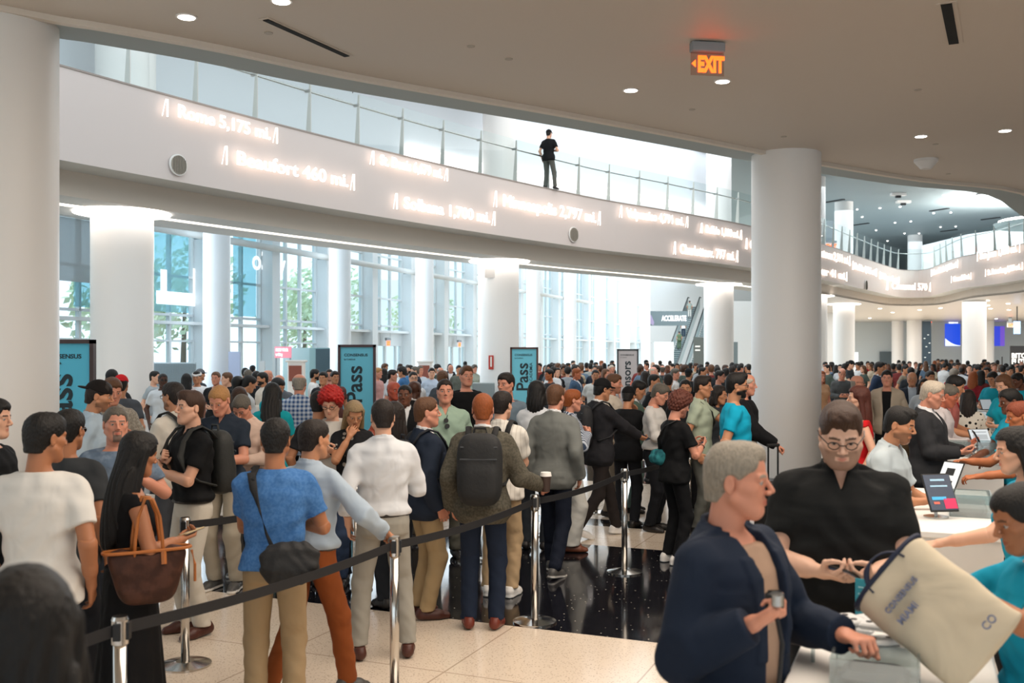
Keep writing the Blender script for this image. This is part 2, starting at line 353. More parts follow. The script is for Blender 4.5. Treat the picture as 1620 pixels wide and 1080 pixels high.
filmpanel(sfor(366), sfor(402), 3.4, 6.4, 'teal window banner with mirrored white letters Co left of the grey pier', [('t', 2.4, 1.75, 1.05, 'Co'), ('t', 2.7, 2.7, .6, 'S')])
filmpanel(sfor(426), sfor(440), 3.4, 6.4, 'narrow teal window banner with a pink patch right of the grey pier', [('t', .9, 1.6, .9, 'V')])
# outside: paving and trees
MB().add([(-90, 24, -.05), (-10.5, 26, -.05), (25, 122, -.05), (-90, 122, -.05)], [(0, 1, 2, 3)]).build('ground_outside', mat('#cfcfca', .8), kind='structure')
# ------------------------------------------------------------------ figures: distance-field bodies meshed by surface nets
f32 = np.float32
def V3(*a): return np.array(a, f32)
def smin(a, b, k):
    h = np.clip(.5 + .5 * (b - a) / k, 0, 1); return b + (a - b) * h - k * h * (1 - h)
def smax(a, b, k): return -smin(-a, -b, k)
def cap(P, a, b, ra, rb):
    a = np.asarray(a, f32); b = np.asarray(b, f32); d = b - a; L = float(d @ d) or 1e-9
    q = P - a; t = np.clip((q @ d) / L, 0, 1); e = q - t[:, None] * d
    return np.sqrt((e * e).sum(1)) - (ra + (rb - ra) * t)
def ell(P, c, r):
    r = np.asarray(r, f32); q = (P - np.asarray(c, f32)) / r; n = np.sqrt((q * q).sum(1)); m = np.sqrt(((q / r) ** 2).sum(1)) + 1e-6
    return n * (n - 1) / m
def nets(f, lo, hi, h):
    lo = np.asarray(lo, f32); hi = np.asarray(hi, f32); n = np.ceil((hi - lo) / h).astype(int) + 1
    ax = [lo[i] + h * np.arange(n[i], dtype=f32) for i in range(3)]
    G = np.stack(np.meshgrid(*ax, indexing='ij'), -1).reshape(-1, 3); D = f(G).reshape(n)
    for i in range(3):
        s = [slice(None)] * 3
        for e in (0, -1): s[i] = e; D[tuple(s)] = np.maximum(D[tuple(s)], h * .4)
    S = D < 0; o = [(i, j, k) for i in (0, 1) for j in (0, 1) for k in (0, 1)]
    sl = lambda A, t: A[t[0]:n[0] - 1 + t[0], t[1]:n[1] - 1 + t[1], t[2]:n[2] - 1 + t[2]]
    c = sum(sl(S, t).astype(np.int8) for t in o); act = (c > 0) & (c < 8); I = np.argwhere(act)
    if len(I) == 0: return np.zeros((0, 3), f32), np.zeros((0, 4), int)
    ID = -np.ones(act.shape, int); ID[act] = np.arange(len(I)); Vv = np.stack([sl(D, t)[act] for t in o], 1); O = np.array(o, f32)
    pos = np.zeros((len(I), 3), f32); cnt = np.zeros(len(I), f32)
    for a in range(8):
        for b in range(a + 1, 8):
            if np.abs(O[a] - O[b]).sum() != 1: continue
            m = (Vv[:, a] < 0) != (Vv[:, b] < 0); va, vb = Vv[m, a], Vv[m, b]; t = va / (va - vb)
            pos[m] += O[a] + t[:, None] * (O[b] - O[a]); cnt[m] += 1
    pos = (I + pos / cnt[:, None]) * h + lo; Q = []
    for ax_ in range(3):
        b, c_ = [(1, 2), (2, 0), (0, 1)][ax_]; s0 = [slice(1, -1)] * 3; s1 = [slice(1, -1)] * 3; s0[ax_] = slice(0, -1); s1[ax_] = slice(1, None)
        A, B = S[tuple(s0)], S[tuple(s1)]; E = np.argwhere(A != B)
        if len(E) == 0: continue
        fl = A[tuple(E.T)]; base = E.copy(); base[:, b] += 1; base[:, c_] += 1
        def cell(db, dc): q = base.copy(); q[:, b] -= db; q[:, c_] -= dc; return ID[tuple(q.T)]
        q = np.stack([cell(1, 1), cell(0, 1), cell(0, 0), cell(1, 0)], 1); q[~fl] = q[~fl][:, ::-1]; Q.append(q)
    return pos.astype(f32), np.concatenate(Q) if Q else np.zeros((0, 4), int)
def join(parts):
    vs, fs, n = [], [], 0
    for v, f in parts: vs.append(v); fs.append(f + n); n += len(v)
    return np.concatenate(vs), np.concatenate(fs)
def mesh(name, v, f, attr=None):
    me = bpy.data.meshes.new(name); v = np.ascontiguousarray(v, f32); f = np.ascontiguousarray(f, np.int32)
    me.vertices.add(len(v)); me.vertices.foreach_set('co', v.ravel()); me.loops.add(f.size); me.loops.foreach_set('vertex_index', f.ravel())
    me.polygons.add(len(f)); me.polygons.foreach_set('loop_start', np.arange(0, f.size, 4, dtype=np.int32))
    me.update(calc_edges=True); me.polygons.foreach_set('use_smooth', np.ones(len(f), bool))
    if attr is not None:
        a = me.color_attributes.new('Col', 'FLOAT_COLOR', 'POINT'); a.data.foreach_set('color', np.concatenate([attr, np.ones((len(attr), 1))], 1).astype(f32).ravel())
    me.materials.append(None); me.update(); return me
def place(name, me, m, parent, M=None, **kw):
    o = bpy.data.objects.new(name, me); COL.objects.link(o); o.parent = parent
    if M is not None: o.matrix_local = M
    o.material_slots[0].link = 'OBJECT'; o.material_slots[0].material = m
    return tag(o, **kw)
def npR(M): return np.array([[M[i][j] for j in range(3)] for i in range(3)], f32)
def loc(P, M):   # world -> local of a rigid matrix
    R = npR(M); t = np.array([M[0][3], M[1][3], M[2][3]], f32); return (P - t) @ R
def wld(v, M):
    R = npR(M); t = np.array([M[0][3], M[1][3], M[2][3]], f32); return v @ R.T + t
def box_of(pts, pad):
    p = np.array(pts, f32); return p.min(0) - pad, p.max(0) + pad

# ---- head (own frame: centre between the ears, face towards -Y)
def f_head(P, sex, fat, neck=True):
    jw = (.058 if sex == 'm' else .051) * (1 + .3 * (fat - 1)); 
    d = smin(ell(P, (0, .038, .030), (.076, .072, .078)), ell(P, (0, -.018, .040), (.070, .066, .070)), .03); d = smin(d, ell(P, (0, -.030, -.040), (jw, .058, .078)), .03)
    d = smin(d, cap(P, (-.012, -.066, -.098), (.012, -.066, -.098), .018, .018), .03)
    if fat > 1.15: d = smin(d, ell(P, (0, -.03, -.085), (.06, .05, .035)), .03)
    d = smin(d, cap(P, (-jw, .0, -.052), (-.02, -.055, -.095), .020, .018), .03); d = smin(d, cap(P, (jw, .0, -.052), (.02, -.055, -.095), .020, .018), .03)
    X = P.copy(); X[:, 0] = np.abs(X[:, 0])
    d = smin(d, cap(X, (.044, -.052, -.018), (.058, -.02, -.01), .020, .015), .02)
    d = smax(d, -ell(X, (.031, -.098, .003), (.017, .014, .010)), .014)
    d = smin(d, cap(X, (.012, -.080, .022), (.046, -.070, .023), .0095, .008), .012)
    d = smin(d, cap(X, (.018, -.0800, .0110), (.044, -.0745, .0090), .0050, .0045), .004); d = smin(d, cap(X, (.020, -.0785, -.0045), (.042, -.0735, -.0035), .0045, .004), .004)
    d = smin(d, cap(P, (0, -.086, .014), (0, -.110, -.022), .0065, .0095), .012); d = smin(d, ell(X, (.012, -.099, -.030), (.009, .011, .008)), .006)
    d = smin(d, cap(X, (.0, -.088, -.055), (.020, -.078, -.060), .0075, .004), .006); d = smin(d, cap(X, (0, -.087, -.066), (.017, -.079, -.063), .009, .004), .006)
    d = smax(d, -cap(X, (0, -.099, -.0605), (.022, -.086, -.0615), .0028, .002), .003)
    d = smin(d, ell(X, (.079, .014, -.008), (.007, .017, .030)), .008); d = smax(d, -ell(X, (.086, .010, -.006), (.005, .010, .018)), .004)
    if neck: r = (.056 if sex == 'm' else .046) * (1 + .35 * (fat - 1)); d = smin(d, cap(P, (0, .020, -.05), (0, .031, -.165), r, r * 1.0), .02)
    return d
_hc = {}
def head_geo(sex, fat, beard, res):
    k = ('h', sex, round(fat, 1), beard, res)
    if k in _hc: return _hc[k]
    v, f = nets(lambda P: f_head(P, sex, round(fat, 1)), (-.10, -.135, -.20), (.10, .125, .125), res)
    x, y, z = np.abs(v[:, 0]), v[:, 1], v[:, 2]; st = lambda a, b, t: np.clip((t - a) / (b - a), 0, 1)
    lip = np.clip(1 - (((x) / .020) ** 2 + ((z + .0612) / .0105) ** 2), 0, 1) * (y < -.075) * 1.6
    brow = ((x > .010) & (x < .050) & (np.abs(z - (.0255 - .10 * np.abs(x - .03))) < .0048) & (y < -.05)).astype(f32) * (.9 if sex == 'm' else .7)
    br = np.zeros(len(v), f32)
    if beard:
        m = (z < -.030) & (z > -.116) & (y < .006) & ((y < -.040) | (z > -.088)); mo = (x < .026) & (np.abs(z + .061) < .010) & (y < -.07)
        edge = st(-.034, -.050, z + .28 * (y + .03)); br = m * edge * (1 - mo * 1.0)
        br = np.maximum(br, ((x < .030) & (z < -.040) & (z > -.054) & (y < -.07)) * 1.0) * (1.0 if beard == 2 else .55)
        if beard == 3: br = ((x < .030) & (z < -.044) & (y < -.05) & ~mo).astype(f32) * .85
    at_ = np.stack([np.clip(lip, 0, 1), np.clip(np.maximum(brow, br), 0, 1), np.zeros(len(v))], 1)
    ev, ef, ea = [], [], []; n = 10; base = len(v)
    for s in (-1, 1):
        c = np.array((s * .0305, -.0725, .0032)); n0 = base + sum(len(q) for q in ev); pts = []; cols = []
        for i in range(n + 1):
            th = math.pi * i / n
            for j in range(12):
                ph = 2 * math.pi * j / 12; q = np.array((math.sin(th) * math.cos(ph), -math.cos(th), math.sin(th) * math.sin(ph))); pts.append(c + q * .0118)
                cols.append((0, 0, 1.0 if th < .62 else .5))
        for i in range(n):
            for j in range(12): ef.append((n0 + i * 12 + j, n0 + i * 12 + (j + 1) % 12, n0 + (i + 1) * 12 + (j + 1) % 12, n0 + (i + 1) * 12 + j))
        ev.append(np.array(pts)); ea += cols
    v2 = np.concatenate([v] + ev).astype(f32); f2 = np.concatenate([f, np.array(ef)]); at2 = np.concatenate([at_, np.array(ea)])
    _hc[k] = (v2, f2, at2); return _hc[k]
def wob(P, s): return np.sin(P[:, 0] * s + 2 * np.sin(P[:, 2] * s * .7)) * np.sin(P[:, 1] * s * 1.1 + 1.5 * np.sin(P[:, 0] * s * .8)) * np.sin(P[:, 2] * s * .9 + .7)
def f_hair(P, style, sex):
    X = P.copy(); X[:, 0] = np.abs(X[:, 0]); y, z = P[:, 1], P[:, 2]
    def sk(a, b=None): b = a if b is None else b; return smin(smin(ell(P, (0, .038, .030 + (b - a) * .5), (.076 + a, .072 + a, .078 + b)), ell(P, (0, -.018, .040 + (b - a) * .5), (.070 + a, .066 + a, .070 + b)), .03), cap(P, (0, .05, -.03), (0, .055, -.06), .055 + a * .6, .05 + a * .4), .03)
    front = -(.75 * y + .66 * z + .018) - .006 * np.sin(P[:, 0] * 95 + 1.0) - .004 * np.sin(P[:, 0] * 211)          # >0 on the face side
    if style == 'buzz': d = smax(sk(.003), front, .01)
    elif style == 'short': d = smax(sk(.007, .014) + .0025 * wob(P, 150), front, .012); d = smin(d, smax(ell(P, (0, -.030, .080), (.054, .055, .033)), -(z - .06), .01), .02)
    elif style == 'crop': d = smax(sk(.005, .012) + .002 * wob(P, 170), front + .004, .010)
    elif style == 'quiff': d = smax(sk(.006, .014), front, .012); d = smin(d, ell(P, (0, -.045, .100), (.054, .048, .030)) + .005 * wob(P, 75), .02)
    elif style == 'swept': d = smax(sk(.006, .013) + .0012 * wob(P, 140), front + .008, .012); d = smin(d, ell(P, (.012, -.028, .098), (.050, .048, .024)) + .001 * wob(P, 150), .02)
    elif style == 'curly': d = smax(sk(.022, .032) + .009 * wob(P, 75), front, .015); d = smin(d, ell(P, (0, -.05, .10), (.06, .045, .035)) + .008 * wob(P, 80), .02)
    elif style == 'bigcurl': d = smax(sk(.036, .048) + .013 * np.sin(P[:, 0] * 125 + np.sin(P[:, 2] * 40)) * np.sin(P[:, 1] * 125) * np.sin(P[:, 2] * 125), front - .004, .02); d = smin(d, ell(P, (0, -.055, .105), (.07, .045, .045)) + .012 * np.sin(P[:, 0] * 130) * np.sin(P[:, 1] * 120) * np.sin(P[:, 2] * 120), .02)
    elif style == 'bald': return smax(smax(sk(.003), front, .01), z - .030, .02)
    elif style == 'thin': d = smax(smax(sk(.006), front, .01), z - .075, .03)
    elif style == 'bun': d = smax(sk(.008, .012), front, .01); d = smin(d, ell(P, (0, .115, .02), (.035, .035, .035)) + .002 * wob(P, 150), .015)
    elif style == 'tail': d = smax(sk(.008, .012), front, .01); d = smin(d, cap(P, (0, .115, .02), (0, .125, -.15), .03, .018) + .003 * wob(P, 110), .02)
    else:
        L = {'bob': .16, 'mid': .24, 'long': .36, 'vlong': .46}[style]
        d = sk(.012, .018) + .002 * wob(P, 120)
        bk = ell(P, (0, .065, -.10 - (L - .16) * .5), (.098, .062, .06 + L * .55)); d = smin(d, bk + .004 * np.sin(P[:, 0] * 190 + 4 * np.sin(P[:, 2] * 9)), .03)
        sd = cap(X, (.078, .015, .02), (.092, .03 if style != 'bob' else .0, -L * .72), .022, .024); d = smin(d, sd + .003 * np.sin(P[:, 1] * 200 + 3 * np.sin(z * 11)), .03)
        hole = smax(smax(X[:, 0] - .062, y + .012, .01), z - .068, .012); d = smax(d, -hole, .012)
        return d
    d = smax(d, -ell(X, (.083, .004, -.012), (.020, .026, .036)), .006) if style not in ('bigcurl',) else d
    d = smax(d, -(z + .078), .01)
    return d
def hair_mesh(style, sex, res):
    k = ('hair', style, sex, res)
    if k not in _hc:
        lo = (-.135, -.145, -.55 if style == 'vlong' else -.46 if style == 'long' else -.32 if style in ('mid', 'tail') else -.24 if style == 'bob' else -.11)
        v, f = nets(lambda P: f_hair(P, style, sex), lo, (.135, .165, .185), res); _hc[k] = mesh('hair', v, f)
    return _hc[k]
def f_cap(P, back=False):
    z = P[:, 2]; d = smax(ell(P, (0, .016, .034), (.088, .107, .100)), -(z - .035 + .12 * (P[:, 1] if not back else -P[:, 1])), .008)
    s = -1 if not back else 1; v = ell(P, (0, .016 + s * .108, .046), (.070, .058, .010)); return smin(d, v, .008)
def cap_mesh(res, back=False, kind='cap'):
    k = ('cap', res, back, kind)
    if k not in _hc:
        if kind == 'cap': fn = lambda P: f_cap(P, back)
        elif kind == 'beanie': fn = lambda P: smax(ell(P, (0, .018, .034), (.090, .108, .104)), -(P[:, 2] - .02 + .3 * P[:, 1] * -1), .008)
        else: fn = lambda P: np.maximum(np.abs(ell(P, (0, .016, .030), (.088, .106, .12))) - .006, np.abs(P[:, 2] - .062 - .2 * P[:, 1] * -1 * -1) - .022)
        v, f = nets(fn, (-.12, -.21, -.02), (.12, .23, .15), res); _hc[k] = mesh('cap', v, f)
    return _hc[k]
def glasses_mesh(sun=False):
    k = ('gl', sun)
    if k not in _hc:
        mb = MB()
        for s in (-1, 1):
            pts = [(s * .033 +   .021 * math.cos(a), -.100 + .006 * abs(math.cos(a)) * (1 if s * math.cos(a) > 0 else 0), .002 + .0155 * math.sin(a)) for a in [i * math.pi / 8 for i in range(17)]]
            mb.tube(pts, .0022, 5); mb.tube([(s * .055, -.094, .008), (s * .084, -.03, .010), (s * .087, .02, .006)], .0024, 5)
            if sun: mb.add([(p[0], p[1] - .001, p[2]) for p in pts[:16]], [tuple(range(16))])
        mb.tube([(-.012, -.104, .006), (.012, -.104, .006)], .0022, 5)
        me = bpy.data.meshes.new('glasses'); me.from_pydata(mb.v, [], mb.f); me.materials.append(None); _hc[k] = me
    return _hc[k]
# ---- forearm + hand (own frame: wrist at 0, +Y along the fingers, palm faces -Z, thumb towards +X)
CURL = {'relax': (20, 28, 18), 'grip': (62, 72, 40), 'hold': (38, 48, 26), 'flat': (6, 8, 5), 'fist': (82, 88, 50), 'pinch': (34, 40, 20)}
def f_hand(P, preset, sex, fat):
    c = CURL[preset]; s = 1.0 if sex == 'm' else .9; q = P / s
    d = cap(q, (.0, -.265, 0), (0, -.10, 0), .046 * (1 + .5 * (fat - 1)), .034 * (1 + .4 * (fat - 1))); d = smin(d, cap(q, (0, -.12, 0), (0, -.005, 0), .033, .0245), .02)
    e = q * V3(1, 1, 1.35); w = smin(cap(e, (.012, .0, 0), (.026, .078, 0), .019, .0165), cap(e, (-.010, 0, 0), (-.030, .070, 0), .019, .0155), .02); w = smin(w, cap(e, (0, .0, 0), (0, .08, 0), .02, .0165), .015)
    d = smin(d, w * .85, .018)
    for i, (x, y, ln, r) in enumerate(((.031, .083, .074, .0090), (.0105, .088, .082, .0093), (-.0105, .085, .076, .0088), (-.031, .076, .060, .0078))):
        a = 0; p = np.array((x, y, 0.0)); sp = (x * 1.6); kk = 1 + .06 * i
        g = None
        for j, fr in enumerate((.45, .31, .24)):
            a += math.radians(c[j] * kk); v = np.array((sp * .25 if j == 0 else 0, math.cos(a), -math.sin(a))); v = v / np.linalg.norm(v) * ln * fr
            s_ = cap(q, p, p + v, r * (1 - .10 * j), r * (.92 - .10 * j)); g = s_ if g is None else smin(g, s_, .003); p = p + v
        d = smin(d, g, .005)
    a = {'relax': .5, 'grip': 1.0, 'hold': .75, 'flat': .2, 'fist': 1.1, 'pinch': .9}[preset]
    p0 = np.array((.024, .018, -.006)); p1 = p0 + np.array((.036 * math.cos(a * .6), .030, -.026 * a)); p2 = p1 + np.array((.012 - .018 * a, .030, -.014 * a)); p3 = p2 + np.array((-.012 * a, .022, -.008 * a))
    t = smin(smin(cap(q, p0, p1, .0155, .0115), cap(q, p1, p2, .0110, .0098), .004), cap(q, p2, p3, .0098, .0080), .003); d = smin(d, t, .008)
    return d * s
def hand_geo(preset, sex, fat, res, fore):
    k = ('hand', preset, sex, round(fat, 1), res, fore)
    if k not in _hc: _hc[k] = nets(lambda P: f_hand(P, preset, sex, round(fat, 1)), (-.062, -.30 if fore else -.09, -.095), (.09, .20, .055), res)
    return _hc[k]
# ---- pose
ARM = {  # wrist target (outward x), elbow pole, hand preset, palm hint
    'down': ((.235, -.03, .915), (.3, .6, -.2), 'relax', (-1, 0, 0)), 'phone': ((.075, -.30, 1.14), (.5, .1, -1), 'hold', (-.5, -.1, .6)),
    'phone2': ((.09, -.27, 1.22), (.6, .1, -1), 'hold', (-.5, .2, .6)), 'pocket': ((.20, -.06, .93), (.6, .8, 0), 'relax', (-1, 0, 0)),
    'fold': ((-.07, -.20, 1.20), (1, .1, -.6), 'relax', (0, 1, 0)), 'strap': ((.12, -.17, 1.30), (1, .2, -1), 'fist', (-.6, .6, 0)),
    'counter': ((.17, -.36, 1.08), (.6, .2, -.8), 'relax', (0, 0, -1)), 'face': ((.06, -.17, 1.44), (.7, 0, -1), 'relax', (-.3, 1, 0)),
    'back': ((.08, .16, 1.02), (1, .6, 0), 'relax', (0, 1, 0)), 'post': ((.50, -.22, 1.0), (.5, .5, .2), 'grip', (0, 0, -1)),
    'out': ((.30, -.40, 1.12), (.5, .2, -.8), 'grip', (-1, 0, 0)), 'hip': ((.22, -.02, 1.03), (1, .5, 0), 'fist', (-1, 0, 0)),
    'bag': ((.26, -.12, 1.02), (.6, .8, 0), 'grip', (-1, 0, 0)), 'reach': ((.14, -.50, 1.16), (.5, .2, -.8), 'pinch', (-.3, 0, -1)),
    'cup': ((.17, -.34, 1.16), (.7, .2, -1), 'grip', (-1, 0, 0)), 'chest': ((.05, -.19, 1.17), (.8, .2, -.8), 'grip', (0, 1, .2)),
}
def pose(p):
    sex = p.get('sex', 'm'); J = {}; lean = math.radians(p.get('lean', 2)); hip = Vector((0, 0, .95))
    T = Matrix.Translation(hip) @ Matrix.Rotation(lean, 4, 'X') @ Matrix.Translation(-hip); J['T'] = T
    sw = .178 if sex == 'm' else .150; sw *= (1 + .35 * (p.get('fat', 1) - 1)); arms = p.get('arms', ('down', 'down'))
    for sgn, nm, k in ((1, 'L', 0), (-1, 'R', 1)):
        a = arms[k]; W, pole, hp, palm = ARM[a] if isinstance(a, str) else a
        S = T @ Vector((sgn * sw, .008, 1.405)); w_ = Vector((W[0] * sgn, W[1], W[2]))
        if isinstance(a, str) and a not in ('post', 'counter', 'reach'): w_ = w_ + (T @ Vector((0, 0, 1.2)) - Vector((0, 0, 1.2)))
        l1, l2 = .285, .262; d = w_ - S; D = min(d.length, l1 + l2 - .004); d.normalize(); w_ = S + d * D
        c = (l1 * l1 + D * D - l2 * l2) / (2 * D); h = math.sqrt(max(l1 * l1 - c * c, 0)); pv = Vector((pole[0] * sgn, pole[1], pole[2])); pv = (pv - d * pv.dot(d)).normalized()
        E = S + d * c + pv * h; yv = (w_ - E).normalized(); pal = Vector((palm[0] * sgn, palm[1], palm[2])); zv = -(pal - yv * pal.dot(yv)).normalized(); xv = yv.cross(zv)
        M = Matrix((xv, yv, zv)).transposed().to_4x4(); M.translation = w_; J[nm] = (S, E, w_, M, hp)
        # the hand mesh has its thumb on +X; mirror it when that side is the little finger's
        J[nm + 'm'] = -1 if sgn > 0 else 1
        if a in ('down', 'pocket', 'bag'):  J[nm + 'm'] = 1 if xv.y < 0 else -1
        elif a in ('phone', 'phone2', 'chest', 'fold'): J[nm + 'm'] = 1 if (xv.z > 0 if a != 'phone' and a != 'phone2' else xv.x * sgn > 0) else -1
        elif a in ('counter', 'post', 'reach', 'out', 'cup') : J[nm + 'm'] = 1 if (xv.x * sgn < 0 if a in ('counter', 'post', 'reach') else xv.z > 0) else -1
        elif a in ('strap', 'face', 'hip', 'back'): J[nm + 'm'] = 1 if xv.z > 0 else -1
    lg = p.get('legs', 'st')
    A = {'st': ((.105, .02, .085), (.105, .02, .085)), 'wide': ((.17, .02, .085), (.17, .03, .085)), 'ct': ((.10, .03, .085), (.15, -.13, .085)), 'ct2': ((.15, -.13, .085), (.10, .03, .085)),
         'walk': ((.08, -.27, .085), (.08, .30, .15)), 'walk2': ((.08, .30, .15), (.08, -.27, .085)), 'step': ((.09, -.16, .085), (.09, .20, .11))}[lg]
    for (sgn, nm, k) in ((1, 'l', 0), (-1, 'r', 1)):
        H = Vector((sgn * .088, 0, .915)); a = A[k]; w_ = Vector((a[0] * sgn, a[1], a[2])); d = w_ - H; D = min(d.length, .846); d.normalize(); w_ = H + d * D
        l1, l2 = .43, .42; c = (l1 * l1 + D * D - l2 * l2) / (2 * D); h = math.sqrt(max(l1 * l1 - c * c, 0)); pv = Vector((sgn * .12, -1, 0)); pv = (pv - d * pv.dot(d)).normalized()
        K = H + d * c + pv * h; J[nm] = (H, K, w_); hl = max(0, w_.z - .085)
        J[nm + 'f'] = Matrix.Translation((w_.x, w_.y, 0)) @ Matrix.Rotation(math.radians(-sgn * -9), 4, 'Z') @ Matrix.Translation((0, 0, max(0, hl - .02))) @ Matrix.Rotation(hl * 5.0, 4, 'X')
    hy, hpz = math.radians(p.get('hy', 0)), math.radians(p.get('hp', 5)); piv = T @ Vector((0, .018, 1.515))
    R = Matrix.Rotation(hy, 4, 'Z') @ Matrix.Rotation(hpz, 4, 'X') @ Matrix.Rotation(math.radians(p.get('hr', 0)), 4, 'Y')
    J['head'] = Matrix.Translation(piv) @ R @ Matrix.Translation((0, -.022, .145)); return J
ZT = np.array([.80, .86, .93, 1.00, 1.08, 1.18, 1.30, 1.38, 1.43, 1.47, 1.50, 1.54], f32)
WT = {'m': np.array([.12, .165, .172, .165, .152, .160, .176, .180, .165, .115, .072, .055], f32), 'f': np.array([.12, .170, .178, .160, .132, .140, .152, .152, .138, .096, .060, .045], f32)}
DT = {'m': np.array([.09, .115, .120, .112, .105, .112, .122, .115, .098, .078, .062, .052], f32), 'f': np.array([.09, .118, .120, .105, .092, .105, .120, .102, .082, .066, .052, .045], f32)}
CT = np.array([.01, .01, .008, .0, -.004, -.004, 0, .004, .010, .016, .022, .026], f32)
def torso(P, J, p, off=0):
    Q = loc(P, J['T']); fat = p.get('fat', 1); sex = p.get('sex', 'm'); z = Q[:, 2]
    belly = np.exp(-((z - 1.08) / .16) ** 2) * (fat - 1)
    fz = np.clip((1.47 - z) / .13, 0, 1); w_ = np.interp(z, ZT, WT[sex]) * (1 + .8 * (fat - 1) * fz) + off; dd = np.interp(z, ZT, DT[sex]) * (1 + .7 * (fat - 1) * fz) + belly * .12 + off
    c = np.interp(z, ZT, CT) - belly * .10
    x = Q[:, 0] / w_; y = (Q[:, 1] - c) / dd; d = ((np.abs(x) ** 2.3 + np.abs(y) ** 2.3) ** (1 / 2.3) - 1) * np.minimum(w_, dd) * .92
    if sex == 'f': X = Q.copy(); X[:, 0] = np.abs(X[:, 0]); d = smin(d, ell(X, (.068, -.085, 1.27), (.058 + off, .055 + off, .058 + off)), .05)
    return smax(d, (.84 - off) - z, .03), Q
def arm(P, J, s, off, cut=2.0, puff=0, fat=1):
    S, E, W, M, hp = J[s]; S, E, W = (np.array(q, f32) for q in (S, E, W)); g = 1 + .5 * (fat - 1)
    d = cap(P, S, E, .047 * g + off, .039 * g + off + puff)
    if cut > 1: W2 = E + (W - E) * (cut - 1); d = smin(d, cap(P, E, W2, .041 * g + off + puff, .041 * g + (.027 - .041 * g) * (cut - 1) + off + puff * .6), .02); n = (W - E) / np.linalg.norm(W - E); d = np.maximum(d, (P - W2) @ n)
    else: n = (E - S) / np.linalg.norm(E - S); C = S + (E - S) * cut; d = np.maximum(d, (P - C) @ n)
    return d
def fold(P, a=.0035, s=26):
    return a * (np.sin(P[:, 2] * s * 1.3 + 3 * np.sin(P[:, 0] * s * .55) + 1.3) * np.sin(P[:, 0] * s + 2.2 * np.sin(P[:, 2] * s * .4) + P[:, 1] * 17) + .6 * np.sin(P[:, 1] * s * 1.6 + 2.5 * np.sin(P[:, 2] * s * .8)))
TOPS = {  # off, hem, sleeve cut, neck, collar, puff
    'tee': (.014, .84, .66, 1.475, 0, .014), 'polo': (.014, .86, .64, 1.495, 1, .014), 'shirt': (.015, .985, 1.94, 1.50, 1, .012), 'shirtu': (.016, .83, 1.94, 1.50, 1, .012),
    'ss': (.017, .84, .74, 1.50, 1, .018), 'sst': (.016, .985, .74, 1.50, 1, .018), 'jacket': (.028, .80, 1.93, 1.492, 2, .010), 'open': (.030, .79, 1.93, 1.492, 3, .012), 'hoodie': (.028, .85, 1.95, 1.49, 4, .018),
    'tank': (.010, .95, .12, 1.43, 0, 0), 'long': (.012, .88, 1.95, 1.475, 0, .010)}
_gc = {}
